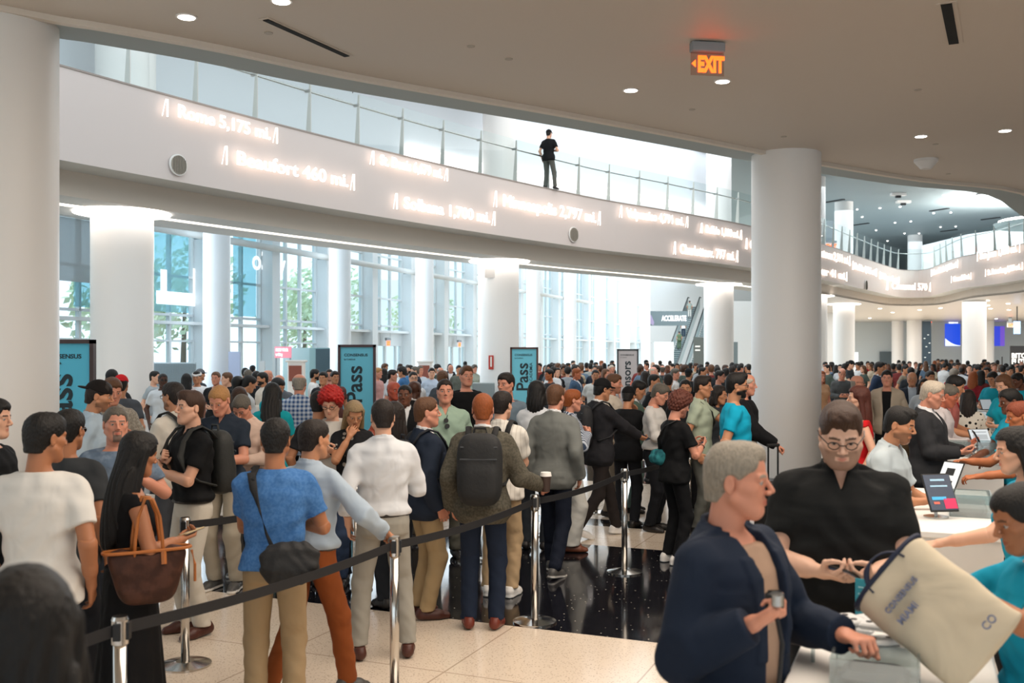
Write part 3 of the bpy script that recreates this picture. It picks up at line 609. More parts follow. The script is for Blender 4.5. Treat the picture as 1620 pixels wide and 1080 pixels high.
def top_geo(p, J, res, key):
    t = p['top']; off, hem, cut, nk, col, puff = TOPS[t]; hem = p.get('hem', hem); fat = p.get('fat', 1); res = max(res, .0075)
    sex_ = p.get('sex', 'm')
    def fn(P):
        d, Q = torso(P, J, p, off); z = Q[:, 2]; x = np.abs(Q[:, 0]); y = Q[:, 1]
        for sg, s in ((1, 'L'), (-1, 'R')):
            d = smin(d, arm(P, J, s, off * .8, cut, puff, fat), .03)
            d = smin(d, cap(P, np.array(J['T'] @ Vector((sg * .045, .02, 1.47))), np.array(J['T'] @ Vector((sg * (.150 if sex_ == 'm' else .125) * fat, .010, 1.425))), .036 + off * .6, .042 + off * .6), .03)
        d = d + fold(P, .0048 if t not in ('jacket', 'open', 'tank') else .0028)
        if off > .02 or hem < .9: d = d - .10 * np.clip(1.0 - z, 0, .2) * (.4)
        if hem < .97: d = d - .010 * np.clip((1.06 - z) / .08, 0, 1)
        if hem >= .97: d = d - .014 * np.exp(-((z - hem - .03) / .03) ** 2)
        d = np.maximum(d, hem - z); d = smax(d, z - nk - .02 * (y > 0), .006)
        if col == 1: cyl = np.maximum(np.abs(np.sqrt((Q[:, 0] / 1.0) ** 2 + ((y - .018) / 1.0) ** 2) - .066) - .006, np.abs(z - 1.500 - .22 * (y - .0)) - .024); d = smin(d, np.where((y < -.03) & (x < .018), .05, cyl), .008)
        if t in ('polo', 'ss', 'sst'): d = np.where(y < 0, smax(d, (z - 1.425) * .36 - x, .004), d)
        if col in (2, 3):
            vw = np.interp(z, [.78, 1.10, 1.13, 1.30, 1.46, 1.52], [.004, .003, .008, .040, .060, .060] if col == 2 else [.07, .05, .05, .058, .068, .068]).astype(f32)
            lap = (np.abs(x - vw - .022) < .026) & (y < -.02) & (z > 1.12) & (z < 1.44); d = d - .007 * lap
            d = np.where(y < -.0, np.maximum(d, (vw - x)), d)
            cyl = np.maximum(np.abs(np.sqrt(Q[:, 0] ** 2 + (y - .022) ** 2) - .078) - .008, np.abs(z - 1.485 - .30 * (y - .0)) - .022); d = smin(d, np.where((y < -.03), .06, cyl), .010)
            d = smin(d, np.maximum(np.maximum(np.abs(x - .11) - .05, np.abs(z - .94) - .025), np.abs(d) - .006), .003)
        if col == 4: hd = ell(Q, (0, .085, 1.47), (.10, .055, .055)); d = smin(d, hd, .03)
        if t == 'tank': d = np.maximum(d, -(ell(Q, (0, -.06, 1.46), (.08, .09, .06))))
        return d
    pts = [J['T'] @ Vector((x, y, z)) for x in (-.24 * fat, .24 * fat) for y in (-.19 - .12 * (fat - 1), .20) for z in (hem - .02, 1.54)]
    for s in 'LR':
        S, E, W = J[s][:3]; pts += [E] if cut <= 1 else [E, W]
    lo, hi = box_of(pts, .0); lo[:2] -= .055; hi[:2] += .055
    if cut > 1: lo[2] = min(lo[2], min(J['L'][2].z, J['R'][2].z) - .05)
    hi[2] += .03
    for s in 'LR':
        if cut > 1: hi[2] = max(hi[2], J[s][2].z + .06)
    k = (key, 'top', t, hem, res)
    if k not in _gc: _gc[k] = mesh('top', *nets(fn, lo, hi, res))
    return _gc[k]
def inner_geo(p, J, res, key):
    k = (key, 'inner', res)
    def fn(P):
        d, Q = torso(P, J, p, .010); z = Q[:, 2]; y = Q[:, 1]; x = np.abs(Q[:, 0]); d = np.maximum(d, .9 - z); d = np.maximum(d, x - np.interp(z, [1.36, 1.44, 1.7], [.2, .078, .078]).astype(f32)); d = smax(d, z - (1.5 if p.get('incol', 1) else 1.46), .006)
        if p.get('incol', 1): cyl = np.maximum(np.abs(np.sqrt(Q[:, 0] ** 2 + (y - .018) ** 2) - .063) - .006, np.abs(z - 1.512 - .20 * (y - .0)) - .026); d = smin(d, np.where((y < -.03) & (x < .016), .05, cyl), .008)
        return d
    if k not in _gc:
        pts = [J['T'] @ Vector((x, y, z)) for x in (-.22 * p.get('fat', 1), .22 * p.get('fat', 1)) for y in (-.17 - .12 * (p.get('fat', 1) - 1), .17) for z in (.9, 1.56)]; lo, hi = box_of(pts, .02)
        _gc[k] = mesh('inner', *nets(fn, lo, hi, max(res, .008)))
    return _gc[k]
def pants_geo(p, J, res, key):
    lo_ = p.get('loose', .012); k = (key, 'pants', lo_, p.get('skirt', 0), res); res = max(res, .008)
    fat = 1 + .6 * (p.get('fat', 1) - 1)
    def fn(P):
        d, Q = torso(P, J, p, .010 if TOPS[p['top']][1] > .97 and p.get('hem', 1) > .97 else -.004); z = P[:, 2]; d = smax(d, z - 1.015, .004); hem = p.get('phem', .075)
        if p.get('skirt'):
            t = np.clip((1.0 - z) / .95, 0, 1); w_ = .185 + .06 * t; dd = .135 + .08 * t
            e = (np.sqrt((P[:, 0] / w_) ** 2 + (P[:, 1] / dd) ** 2) - 1) * .11 + .004 * np.sin(np.arctan2(P[:, 1], P[:, 0]) * 14) * t; return np.maximum(np.maximum(smin(d, e, .03), z - 1.03), p['skirt'] - z)
        for s in 'lr':
            H, K, A = (np.array(q, f32) for q in J[s]); A2 = A + (K - A) * .0
            g = smin(cap(P, H, K, .092 * fat, .058 * fat + lo_), cap(P, K, A2, .058 * fat + lo_, .043 + lo_ * 1.6), .03); d = smin(d, g, .012)
        d = d + fold(P, .0035, 30) * np.clip(1.15 - z, .3, 1)
        return np.maximum(d, np.where(z < .3, hem - z, -1))
    pts = []
    for s in 'lr': pts += list(J[s])
    lo, hi = box_of(pts, .0); lo[:2] -= .13 if not p.get('skirt') else .2; hi[:2] += .13 if not p.get('skirt') else .2; lo[2] = .03; hi[2] = 1.05
    lo[0] = min(lo[0], -.2 * fat - .03); hi[0] = max(hi[0], .2 * fat + .03); lo[1] = min(lo[1], -.2); hi[1] = max(hi[1], .18)
    if k not in _gc: _gc[k] = mesh('pants', *nets(fn, lo, hi, res))
    return _gc[k]
def body_geo(p, J, res, key, bare):
    k = (key, 'body', p.get('beard', 0), bare, res)
    if k in _gc: return _gc[k]
    sex = p.get('sex', 'm'); fat = p.get('fat', 1); parts = []; at_ = []
    hr = max(.0035, min(.010, res * .62)); v, f, a = head_geo(sex, fat, p.get('beard', 0), round(hr, 4)); parts.append((wld(v, J['head']), f)); at_.append(a)
    hres = round(max(.0042, min(.009, res * .55)), 4)
    for s in 'LR':
        S, E, W, M, hp = J[s]; v, f = hand_geo(hp, sex, fat, hres, bare); v = v.copy(); f = f.copy()
        if J[s + 'm'] < 0: v[:, 0] *= -1; f = f[:, ::-1]
        parts.append((wld(v, M), f)); at_.append(np.zeros((len(v), 3)))
    def fn(P):
        d, Q = torso(P, J, p, -.012); d = smin(d, cap(P, np.array(J['T'] @ Vector((0, .02, 1.44))), np.array(J['head'] @ Vector((0, .03, -.12))), .050 if sex == 'm' else .042, .050 if sex == 'm' else .041), .02)
        for s in 'LR':
            S, E, W = (np.array(q, f32) for q in J[s][:3]); g = 1 + .5 * (fat - 1); d = smin(d, cap(P, S, E, .050 * g, .041 * g), .03); d = smin(d, cap(P, E, E + (W - E) * .5, .040 * g, .032 * g), .01)
        for s in 'lr':
            H, K, A = (np.array(q, f32) for q in J[s]); d = smin(d, smin(cap(P, H, K, .080, .052), cap(P, K, A, .050, .036), .02), .02)
        return d
    pts = [J['head'] @ Vector((0, 0, -.10))] + [q for s in 'lr' for q in J[s]] + [q for s in 'LR' for q in J[s][:3]]; lo, hi = box_of(pts, .10); lo[2] = .03
    lo[0] = min(lo[0], -.24 * fat); hi[0] = max(hi[0], .24 * fat); lo[1] = min(lo[1], -.22); hi[1] = max(hi[1], .20); hi[2] = (J['head'] @ Vector((0, 0, -.09))).z
    v, f = nets(fn, lo, hi, max(res * 1.5, .015)); parts.append((v, f)); at_.append(np.zeros((len(v), 3)))
    v, f = join(parts); _gc[k] = mesh('body', v, f, np.concatenate(at_)); return _gc[k]
def shoe_mesh(kind, res):
    k = ('shoe', kind, res)
    if k not in _hc:
        def fn(P):
            q = P.copy(); q[:, 0] *= 1.0
            d = smin(cap(q, (0, .055, .045), (0, -.09, .034), .040, .046), cap(q, (.004, -.09, .032), (.004, -.165, .022), .044, .032), .02)
            d = smin(d, cap(q, (0, .045, .06), (0, .035, .10), .038, .038), .02); d = smax(d, P[:, 2] - .098, .006); d = np.maximum(d, .002 - P[:, 2])
            if kind == 'sneaker': so = smin(cap(q * V3(1, 1, 1), (0, .055, .012), (.004, -.15, .012), .043, .042), cap(q, (0, -.09, .012), (.004, -.1, .012), .049, .049), .02); d = smin(d, np.maximum(np.maximum(so, P[:, 2] - .026), .001 - P[:, 2]), .003)
            return d
        v, f = nets(fn, (-.06, -.22, 0 - .004), (.065, .12, .11), max(res, .007)); _hc[k] = mesh('shoe', v, f, np.stack([(v[:, 2] < (.026 if kind == 'sneaker' else .010)).astype(f32)] + [np.zeros(len(v))] * 2, 1))
    return _hc[k]
# ---- materials
def attr_mix(nt, base, chan_cols, b):
    a = nt.nodes.new('ShaderNodeAttribute'); a.attribute_name = 'Col'; s = nt.nodes.new('ShaderNodeSeparateColor'); nt.links.new(a.outputs['Color'], s.inputs[0]); last = None
    for ch, col in chan_cols:
        m = nt.nodes.new('ShaderNodeMix'); m.data_type = 'RGBA'; nt.links.new(s.outputs[ch], m.inputs[0])
        if last is None: m.inputs[6].default_value = (*base, 1)
        else: nt.links.new(last, m.inputs[6])
        m.inputs[7].default_value = (*col, 1); last = m.outputs[2]
    return last, s
def skin_mat(skin, hair):
    k = ('skin', skin, hair)
    if k in _M: return _M[k]
    m = bpy.data.materials.new('skin'); m.use_nodes = True; nt = m.node_tree; b = nt.nodes['Principled BSDF']; s = lin(skin)
    lipc = (s[0] * .85, s[1] * .58, s[2] * .60); last, sep = attr_mix(nt, s, ((0, lipc), (1, lin(hair))), b)
    r = nt.nodes.new('ShaderNodeValToRGB'); r.color_ramp.interpolation = 'CONSTANT'; r.color_ramp.elements[0].color = (.40, .36, .33, 1); r.color_ramp.elements[1].position = .75; r.color_ramp.elements[1].color = (.02, .012, .008, 1)
    nt.links.new(sep.outputs[2], r.inputs[0]); g = nt.nodes.new('ShaderNodeMath'); g.operation = 'GREATER_THAN'; g.inputs[1].default_value = .25; nt.links.new(sep.outputs[2], g.inputs[0])
    mx = nt.nodes.new('ShaderNodeMix'); mx.data_type = 'RGBA'; nt.links.new(g.outputs[0], mx.inputs[0]); nt.links.new(last, mx.inputs[6]); nt.links.new(r.outputs[0], mx.inputs[7])
    nt.links.new(mx.outputs[2], b.inputs['Base Color']); b.inputs['Roughness'].default_value = .48; b.inputs['Specular IOR Level'].default_value = .35
    b.inputs['Subsurface Weight'].default_value = 0
    _M[k] = m; return m
def shoe_mat(c, sole):
    k = ('shoem', c, sole)
    if k in _M: return _M[k]
    m = bpy.data.materials.new('shoe'); m.use_nodes = True; nt = m.node_tree; b = nt.nodes['Principled BSDF']; last, sep = attr_mix(nt, lin(c), ((0, lin(sole)),), b)
    nt.links.new(last, b.inputs['Base Color']); b.inputs['Roughness'].default_value = .45; _M[k] = m; return m
def cloth_mat(c, pat=None, c2=None, rough=.85):
    k = ('cloth', c, pat, c2)
    if k in _M: return _M[k]
    m = bpy.data.materials.new('cloth'); m.use_nodes = True; nt = m.node_tree; b = nt.nodes['Principled BSDF']; b.inputs['Roughness'].default_value = rough; b.inputs['Specular IOR Level'].default_value = .2
    b.inputs['Base Color'].default_value = (*lin(c), 1); L = nt.links.new; tc = nt.nodes.new('ShaderNodeTexCoord')
    n = nt.nodes.new('ShaderNodeTexNoise'); n.inputs['Scale'].default_value = 5.5; n.inputs['Detail'].default_value = 2; n.inputs['Distortion'].default_value = .6; L(tc.outputs['Object'], n.inputs['Vector'])
    bp = nt.nodes.new('ShaderNodeBump'); bp.inputs['Strength'].default_value = .65; bp.inputs['Distance'].default_value = .03; L(n.outputs[0], bp.inputs['Height']); L(bp.outputs[0], b.inputs['Normal'])
    if pat:
        def wave(d, sc_, lo_=.5, hi_=.62):
            w_ = nt.nodes.new('ShaderNodeTexWave'); w_.bands_direction = d; w_.inputs['Scale'].default_value = sc_; L(tc.outputs['Object'], w_.inputs['Vector']); r = nt.nodes.new('ShaderNodeMapRange'); r.inputs[1].default_value = lo_; r.inputs[2].default_value = hi_; L(w_.outputs['Fac'], r.inputs[0]); return r.outputs[0]
        if pat == 'stripe': f = wave('X', 14)
        elif pat == 'fine': f = wave('X', 9, .8, .95)
        elif pat == 'check':
            q = nt.nodes.new('ShaderNodeMath'); q.operation = 'ADD'; L(wave('X', 6.5, .4, .6), q.inputs[0]); L(wave('Z', 6.5, .4, .6), q.inputs[1]); q2 = nt.nodes.new('ShaderNodeMath'); q2.operation = 'MULTIPLY'; q2.inputs[1].default_value = .5; L(q.outputs[0], q2.inputs[0]); f = q2.outputs[0]
        elif pat == 'dots':
            v = nt.nodes.new('ShaderNodeTexVoronoi'); v.inputs['Scale'].default_value = 14; L(tc.outputs['Object'], v.inputs['Vector']); q = nt.nodes.new('ShaderNodeMath'); q.operation = 'LESS_THAN'; q.inputs[1].default_value = .28; L(v.outputs['Distance'], q.inputs[0]); f = q.outputs[0]
        else:
            v = nt.nodes.new('ShaderNodeTexNoise'); v.inputs['Scale'].default_value = 60 if pat == 'heather' else 14; v.inputs['Detail'].default_value = 5; L(tc.outputs['Object'], v.inputs['Vector']); r = nt.nodes.new('ShaderNodeMapRange'); r.inputs[1].default_value = .42; r.inputs[2].default_value = .58; L(v.outputs[0], r.inputs[0]); f = r.outputs[0]
        mx = nt.nodes.new('ShaderNodeMix'); mx.data_type = 'RGBA'; L(f, mx.inputs[0]); mx.inputs[6].default_value = (*lin(c), 1); mx.inputs[7].default_value = (*lin(c2), 1); L(mx.outputs[2], b.inputs['Base Color'])
    _M[k] = m; return m
def hair_mat(c):
    k = ('hairm', c)
    if k in _M: return _M[k]
    m = bpy.data.materials.new('hair'); m.use_nodes = True; nt = m.node_tree; b = nt.nodes['Principled BSDF']; b.inputs['Roughness'].default_value = .55; b.inputs['Specular IOR Level'].default_value = .35; L = nt.links.new
    tc = nt.nodes.new('ShaderNodeTexCoord'); mp = nt.nodes.new('ShaderNodeMapping'); mp.inputs['Scale'].default_value = (105, 105, 20); n = nt.nodes.new('ShaderNodeTexNoise'); n.inputs['Scale'].default_value = 1.6; n.inputs['Detail'].default_value = 5
    L(tc.outputs['Object'], mp.inputs[0]); L(mp.outputs[0], n.inputs['Vector']); mx = nt.nodes.new('ShaderNodeMix'); mx.data_type = 'RGBA'; a = lin(c); L(n.outputs[0], mx.inputs[0])
    mx.inputs[6].default_value = (a[0] * .45, a[1] * .45, a[2] * .45, 1); mx.inputs[7].default_value = (min(1, a[0] * 1.6), min(1, a[1] * 1.5), min(1, a[2] * 1.4), 1); L(mx.outputs[2], b.inputs['Base Color'])
    bp = nt.nodes.new('ShaderNodeBump'); bp.inputs['Strength'].default_value = .7; bp.inputs['Distance'].default_value = .008; L(n.outputs[0], bp.inputs['Height']); L(bp.outputs[0], b.inputs['Normal'])
    _M[k] = m; return m
SK = {'l': '#d9a78c', 'p': '#dcb29b', 't': '#bd8563', 'm': '#a8704f', 'b': '#6e4431', 'd': '#4a2d20', 'r': '#cf8f76'}
HR = {'k': '#0f0d0c', 'd': '#1e1612', 'b': '#3a261a', 'm': '#5a3d28', 'a': '#6b3520', 'g': '#8a857d', 's': '#5b5750', 'w': '#b9b2a6', 'y': '#a67c4d', 'o': '#8a4a22', 'R': '#9e1712', 'gb': '#7c6f5c'}
PEOPLE = []
def person(u, Y, v=None, face=0, label='', group=None, H=None, **p):
    """u: pixel column of the head, Y: distance, v: pixel row of the head's top, face: 0 towards the camera, 90 facing right, 180 away"""
    if H is None: H = min(1.98, max(1.5, HC - (v - VH) * Y / F)) if v is not None else 1.74
    x = gx(u, Y); J = pose(p); S = H / 1.785; rz = math.radians(face) + math.atan2(-x, Y)
    top_ = J['head'] @ Vector((0, 0, .12)); S = H / (top_.z + .012)
    hx = Matrix.Rotation(rz, 3, 'Z') @ (Vector((top_.x, top_.y, 0)) * S)
    root = empty('person', (x - hx.x, Y - hx.y, p.get('z', 0)), rz, label=label, cat='person', group=group); root.scale = (S, S, S)
    res = Y * .00125; res = min([.0045, .006, .008, .010, .013, .017, .022], key=lambda q: abs(q - res)) if Y < 26 else .022
    key = tuple(str(p.get(k)) for k in ('sex', 'fat', 'lean', 'arms', 'legs', 'hy', 'hp', 'hr', 'phem', 'incol'))
    hc = HR.get(p.get('hair', ('short', 'd'))[1], p.get('hair', ('short', 'd'))[1]); sk = SK.get(p.get('skin', 'l'), p.get('skin', 'l'))
    bare = TOPS[p['top']][2] < 1
    place('body', body_geo(p, J, res, key, bare), skin_mat(sk, hc), root)
    st = p.get('hair', ('short', 'd'))[0]
    if st != 'none': place('hair', hair_mesh(st, p.get('sex', 'm'), round(max(.004, min(.011, res * .6)), 4)), hair_mat(hc), root, J['head'])
    c = p['c'] if isinstance(p['c'], tuple) else (p['c'],)
    place({'jacket': 'jacket', 'open': 'jacket', 'hoodie': 'hoodie', 'tee': 't_shirt', 'polo': 'polo_shirt'}.get(p['top'], 'shirt'), top_geo(p, J, res, key), cloth_mat(*c), root)
    if p['top'] in ('jacket', 'open'): place('shirt', inner_geo(p, J, res, key), cloth_mat(p.get('ci', '#dfe0e2')), root)
    far = Y > 15
    cp = p.get('cp', '#20242c'); place('skirt' if p.get('skirt') else 'trousers', pants_geo(p, J, res, key), cloth_mat(*(cp if isinstance(cp, tuple) else (cp,))), root)
    if not p.get('skirt', 0):
        sh = p.get('shoe', ('dress', '#1a1615', '#0c0b0b'))
        for s in 'lr': place('shoe', shoe_mesh(sh[0], res), shoe_mat(sh[1], sh[2]), root, J[s + 'f'])
    if p.get('cap'): cpz = p['cap']; place('cap' if len(cpz) < 3 else cpz[2], cap_mesh(round(max(.004, min(.01, res * .6)), 4), bool(cpz[1]) if len(cpz) > 1 else False, 'band' if len(cpz) > 2 and cpz[2] == 'headband' else 'cap'), cloth_mat(cpz[0]), root, J['head'])
    if p.get('glasses'): place('glasses', glasses_mesh(p['glasses'] == 2), mat('#120f0e', .3), root, J['head'])
    if p.get('belt'):
        mb = MB(); pts = []; fat = p.get('fat', 1)
        for i in range(25):
            a = 2 * math.pi * i / 24; pts.append(J['T'] @ Vector((math.cos(a) * (.166 * (1 + .8 * (fat - 1)) + .016), math.sin(a) * (.113 * (1 + .7 * (fat - 1)) + .018 + .08 * (fat - 1)) - (fat - 1) * .05, .995)))
        mb.tube(pts, .02, 6, flat=(.3, 1)); mb.build('belt', mat(p['belt'], .5), root)
    root['_h'] = H
    del root['_h']; PEOPLE.append((root, p, J, S)); return root, J, S
def handpos(root, J, s, off=(0, 0, 0)):
    M = Matrix.LocRotScale(root.location, root.rotation_euler, root.scale); return M @ (J[s][3] @ Vector(off))
# ------------------------------------------------------------------ gallery railing
def arclen(P):
    s = [0]
    for a, b in zip(P, P[1:]): s.append(s[-1] + math.hypot(b[0] - a[0], b[1] - a[1]))
    return s
SL = arclen(PATH)
def on(s, d=0):
    for i in range(len(SL) - 1):
        if SL[i + 1] >= s: break
    t = (s - SL[i]) / (SL[i + 1] - SL[i]); p = [PATH[i][k] * (1 - t) + PATH[i + 1][k] * t for k in (0, 1)]; n = [NRM[i][k] * (1 - t) + NRM[i + 1][k] * t for k in (0, 1)]
    return p[0] + n[0] * d, p[1] + n[1] * d, math.atan2(-n[0], n[1])
rail = empty('railing', (0, 0, Z1), label='long glass railing with steel handrail along the edge of the upper gallery', cat='railing')
M_rglass = glassy('#f7fbfb', .03, .01, 'railing glass'); M_fin = mat('#cfccc6', .35, key='fin post')
s = 2.0; posts = []
while s < SL[-1] - .3: posts.append(s); s += 1.56
for i, s in enumerate(posts):
    x, y, a = on(s, .10); R = Matrix.Rotation(a, 3, 'Z'); mb = MB(); h = 1.2
    vs = [Vector((x, y, 0)) + R @ Vector(q) for q in ((-.012, -.02, -.05), (.012, -.02, -.05), (.012, .13, -.05), (-.012, .13, -.05), (-.008, -.02, h), (.008, -.02, h), (.008, .02, h), (-.008, .02, h))]
    mb.add(vs, [(0, 3, 2, 1), (4, 5, 6, 7), (0, 1, 5, 4), (1, 2, 6, 5), (2, 3, 7, 6), (3, 0, 4, 7)]).build('post', M_fin, rail)
    if i < len(posts) - 1:
        x2, y2, a2 = on(posts[i + 1], .10); v = Vector((x2 - x, y2 - y, 0)); L = v.length; v.normalize(); c = Vector(((x + x2) / 2, (y + y2) / 2, .60))
        MB().box(c - Vector((v.y, -v.x, 0)) * -.03, (L - .03, .014, 1.22), math.atan2(v.y, v.x)).build('glass_panel', M_rglass, rail)
MB().tube([(on(s, .24)[0], on(s, .24)[1], .98) for s in [2 + .5 * i for i in range(int((SL[-1] - 3) / .5))]], .024, 8).build('handrail', M_steel, rail, smooth=True)
for s in posts[:24]:
    x, y, a = on(s, .17); MB().box((x, y, .96), (.05, .16, .06), a).build('bracket', M_steel, rail)
# ------------------------------------------------------------------ neon place names on the fascia
M_neon = mat('#fff4ec', .4, emit=1.8, ecol='#ffeadb', key='neon')
def s_at(u):
    best = None
    for i in range(12, len(PATH) - 1):
        a, b = PATH[i], PATH[i + 1]; ua, ub = CX + F * a[0] / a[1], CX + F * b[0] / b[1]
        if a[1] > 10 and (ua - u) * (ub - u) <= 0 and abs(ub - ua) > 1e-6: return SL[i] + (u - ua) / (ub - ua) * (SL[i + 1] - SL[i])
    return None
def neon(u0, v0, u1, v1, s_, hpx, lab, endl=True, endr=True):
    sa, sb = s_at(u0), s_at(u1)
    if sa is None or sb is None: return
    A = on(sa, -.10); B = on(sb, -.10); za, zb = gz(v0, A[1]), gz(v1, B[1]); z = (za + zb) / 2
    v = Vector((B[0] - A[0], B[1] - A[1], 0)); L = v.length; ang = math.atan2(v.y, v.x)
    nrm = Vector((v.y, -v.x, 0)).normalized()
    e = empty('neon_sign', (A[0], A[1], z), label=lab, cat='neon sign', group='neon place names on the gallery fascia')
    h = hpx * (A[1] + B[1]) / 2 / F
    bw = .22 * h / .5; x0 = bw + .12 if endl else 0; x1 = L - (bw + .12 if endr else 0)
    o = text('lettering', s_, 1.0, M_neon, e, Matrix.Identity(4), 0, 0, fill=False, bevel=.016)
    bpy.context.view_layer.update(); wdt = max(o.dimensions.x, .01)
    sx = (x1 - x0) / wdt; szy = h / .72
    o.matrix_local = upright(v.normalized() * x0 + Vector((0, 0, -h * .36)) + nrm * .02, ang, sx, szy)
    for on_, xx in ((endl, 0), (endr, L - .02)):
        if on_: MB().tube([v.normalized() * xx + Vector((0, 0, -h * .55)) + nrm * .02, v.normalized() * xx + Vector((0, 0, h * .75)) + nrm * .02], .017, 6).tube([v.normalized() * (xx - .1) + Vector((0, 0, -h * .55)), v.normalized() * (xx - .02) + Vector((0, 0, h * .75))], .008, 5).build('bracket', M_neon, e)
neon(30, 132, 107, 156, 'ki 640 mi.', 14, 'end of a neon place name by the near column, upper line', endl=False)
neon(20, 176, 206, 222, 'Kathmandu 8,612 mi.', 14, 'neon sign ending in mandu 8,612 mi. next to the near left column')
neon(258, 174, 433, 216, 'Rome 5,175 mi.', 20, 'neon sign reading Rome 5,175 mi. in large letters')
neon(352, 249, 555, 290, 'Beaufort 460 mi.', 21, 'neon sign reading Beaufort 460 mi. below the Rome sign')
neon(585, 253, 703, 277, 'St. Denis 6,679 mi.', 16, 'neon sign under the railing, between the Beaufort and Minneapolis signs, upper line')
neon(622, 321, 778, 347, 'Solbana 1,700 mi.', 18, 'neon sign on the lower line directly left of the Minneapolis sign')
neon(780, 317, 945, 347, 'Minneapolis 2,797 mi.', 18, 'neon sign reading Minneapolis, above the second column')
neon(979, 337, 1084, 352, 'Valparaiso 4,791 mi.', 14, 'neon sign starting with Valp, right of Minneapolis on the upper line')
neon(1064, 394, 1163, 407, 'Charlottesv. 797 mi.', 15, 'neon sign on the lower line above the escalator column')
neon(1106, 363, 1169, 372, 'Buffalo 1,180 mi.', 12, 'small neon sign on the upper line just left of the big column')
neon(1177, 388, 1230, 396, 'Oslo 4,9 mi.', 13, 'neon sign running behind the left edge of the big near column')
neon(1272, 399, 1341, 410, 'Georgetown 2,111 mi.', 13, 'neon sign emerging right of the big near column, upper line')
neon(1276, 427, 1336, 437, 'Dakar 41 mi.', 12, 'neon sign emerging right of the big near column, lower line')
neon(1346, 420, 1383, 433, 'Dublin 4,116 mi.', 10, 'slanting neon sign left of the bend in the fascia')
neon(1389, 437, 1419, 444, 'Milano 5 mi.', 9, 'small neon sign at the bend, upper line')
neon(1401, 452, 1475, 456, 'Cozumel 570', 11, 'neon sign reading Cozumel at the bottom of the bend')
neon(1477, 431, 1519, 420, 'New York 1,092 mi.', 9, 'neon sign rising to the right just after the bend')
neon(1509, 443, 1540, 437, 'Havana 230 mi.', 8, 'smallest neon sign right of the bend, lower line')
neon(1550, 406, 1618, 393, 'San Juan 1,038 mi.', 12, 'neon sign reading San Juan at the far right end')
neon(1563, 433, 1622, 421, 'St. Petersburg 3,211 mi.', 9, 'neon sign at the far right under the San Juan sign')
# round grilles on the fascia
for u, v, d, lab in ((280, 261, .36, 'round slatted speaker grille on the fascia below the Rome sign'), (906, 371, .42, 'round speaker grille on the fascia below the Minneapolis sign'), (1369, 451, .5, 'round speaker grille on the fascia near the bend')):
    s = s_at(u); x, y, a = on(s, -.02); z = gz(v, y); e = empty('speaker_grille', (x, y, z), a, label=lab, cat='grille', group='round grilles on the fascia')
    for nm, r, dd, m in (('ring', d / 2 + .025, .03, M_wall), ('plate', d / 2, .045, mat('#a79f92', .6))):
        mb = MB(); mb.cyl((0, 0, 0), r, dd, 40); mb.v = [(p[0], -p[2], p[1]) for p in mb.v]; mb.build(nm, m, e)
    mb = MB()
    for i in range(-4, 5): hh = math.sqrt(max(.001, (d / 2) ** 2 - (i * d / 10) ** 2)) * 1.9; mb.box((i * d / 10, -.05, 0), (.008, .012, hh))
    mb.build('slats', mat('#6d665c', .6), e)
# ------------------------------------------------------------------ near ceiling: downlights, slots, exit sign, sprinklers
M_lamp = mat('#ffffff', .5, emit=7, ecol='#fff3ea')
for u, v, lab in ((295, 26, 'round downlight left of the long dark slot'), (445, 1, 'round downlight cut by the top edge above the long slot'), (998, 142, 'round downlight left of the exit sign'), (1143, 128, 'round downlight directly below the exit sign'), (1457, 215, 'round downlight above the white ceiling dome'), (1590, 206, 'rightmost round downlight in the near ceiling')):
    p = at(u, v, Z4); e = empty('downlight', p, label=lab, cat='ceiling light', group='downlights in the near ceiling')
    MB().cyl((0, 0, -.012), .105, .012, 32).build('trim_ring', M_wall, e); MB().cyl((0, 0, -.016), .082, .006, 32).build('lens', M_lamp, e)
for i, (u, v) in enumerate(((425, 52), (745, 73), (805, 93), (1095, 173), (1240, 216), (1480, 228), (1500, 275), (1452, 142))):
    p = at(u, v, Z4); MB().cyl((p.x, p.y, Z4 - .008), .045, .008, 20).build('sprinkler_plate', mat('#bdb4a8', .5), label='small flush sprinkler cover plate in the near ceiling', cat='sprinkler', group='sprinkler plates')
for (a, b, w_, lab) in ((at(420, 30, Z4), at(549, 88, Z4), .07, 'long narrow dark air slot in the near ceiling'), (at(1497, 5, Z4), at(1509, 68, Z4), .10, 'short wide dark air slot near the top right corner')):
    v = b - a; c = (a + b) / 2; ang = math.atan2(v.y, v.x); e = empty('air_slot', (c.x, c.y, Z4), ang, label=lab, cat='air vent')
    MB().box((0, 0, -.004), (v.length + .06, w_ * 1.9, .006)).build('frame', M_nceil, e); MB().box((0, 0, -.010), (v.length, w_, .008)).build('slot', mat('#0c0d0e', .8), e)
p = at(1465, 252, Z4); e = empty('ceiling_dome', p, label='white cone-shaped device hanging from the near ceiling by its edge', cat='ceiling device')
MB().cyl((0, 0, -.05), .2, .05, 32).build('base', M_wall, e, smooth=False); MB().cyl((0, 0, -.17), .09, .12, 32, .19).build('cone', M_wall, e)
M_exit = mat('#ff5a1a', .4, emit=3.2, ecol='#ff4a10')
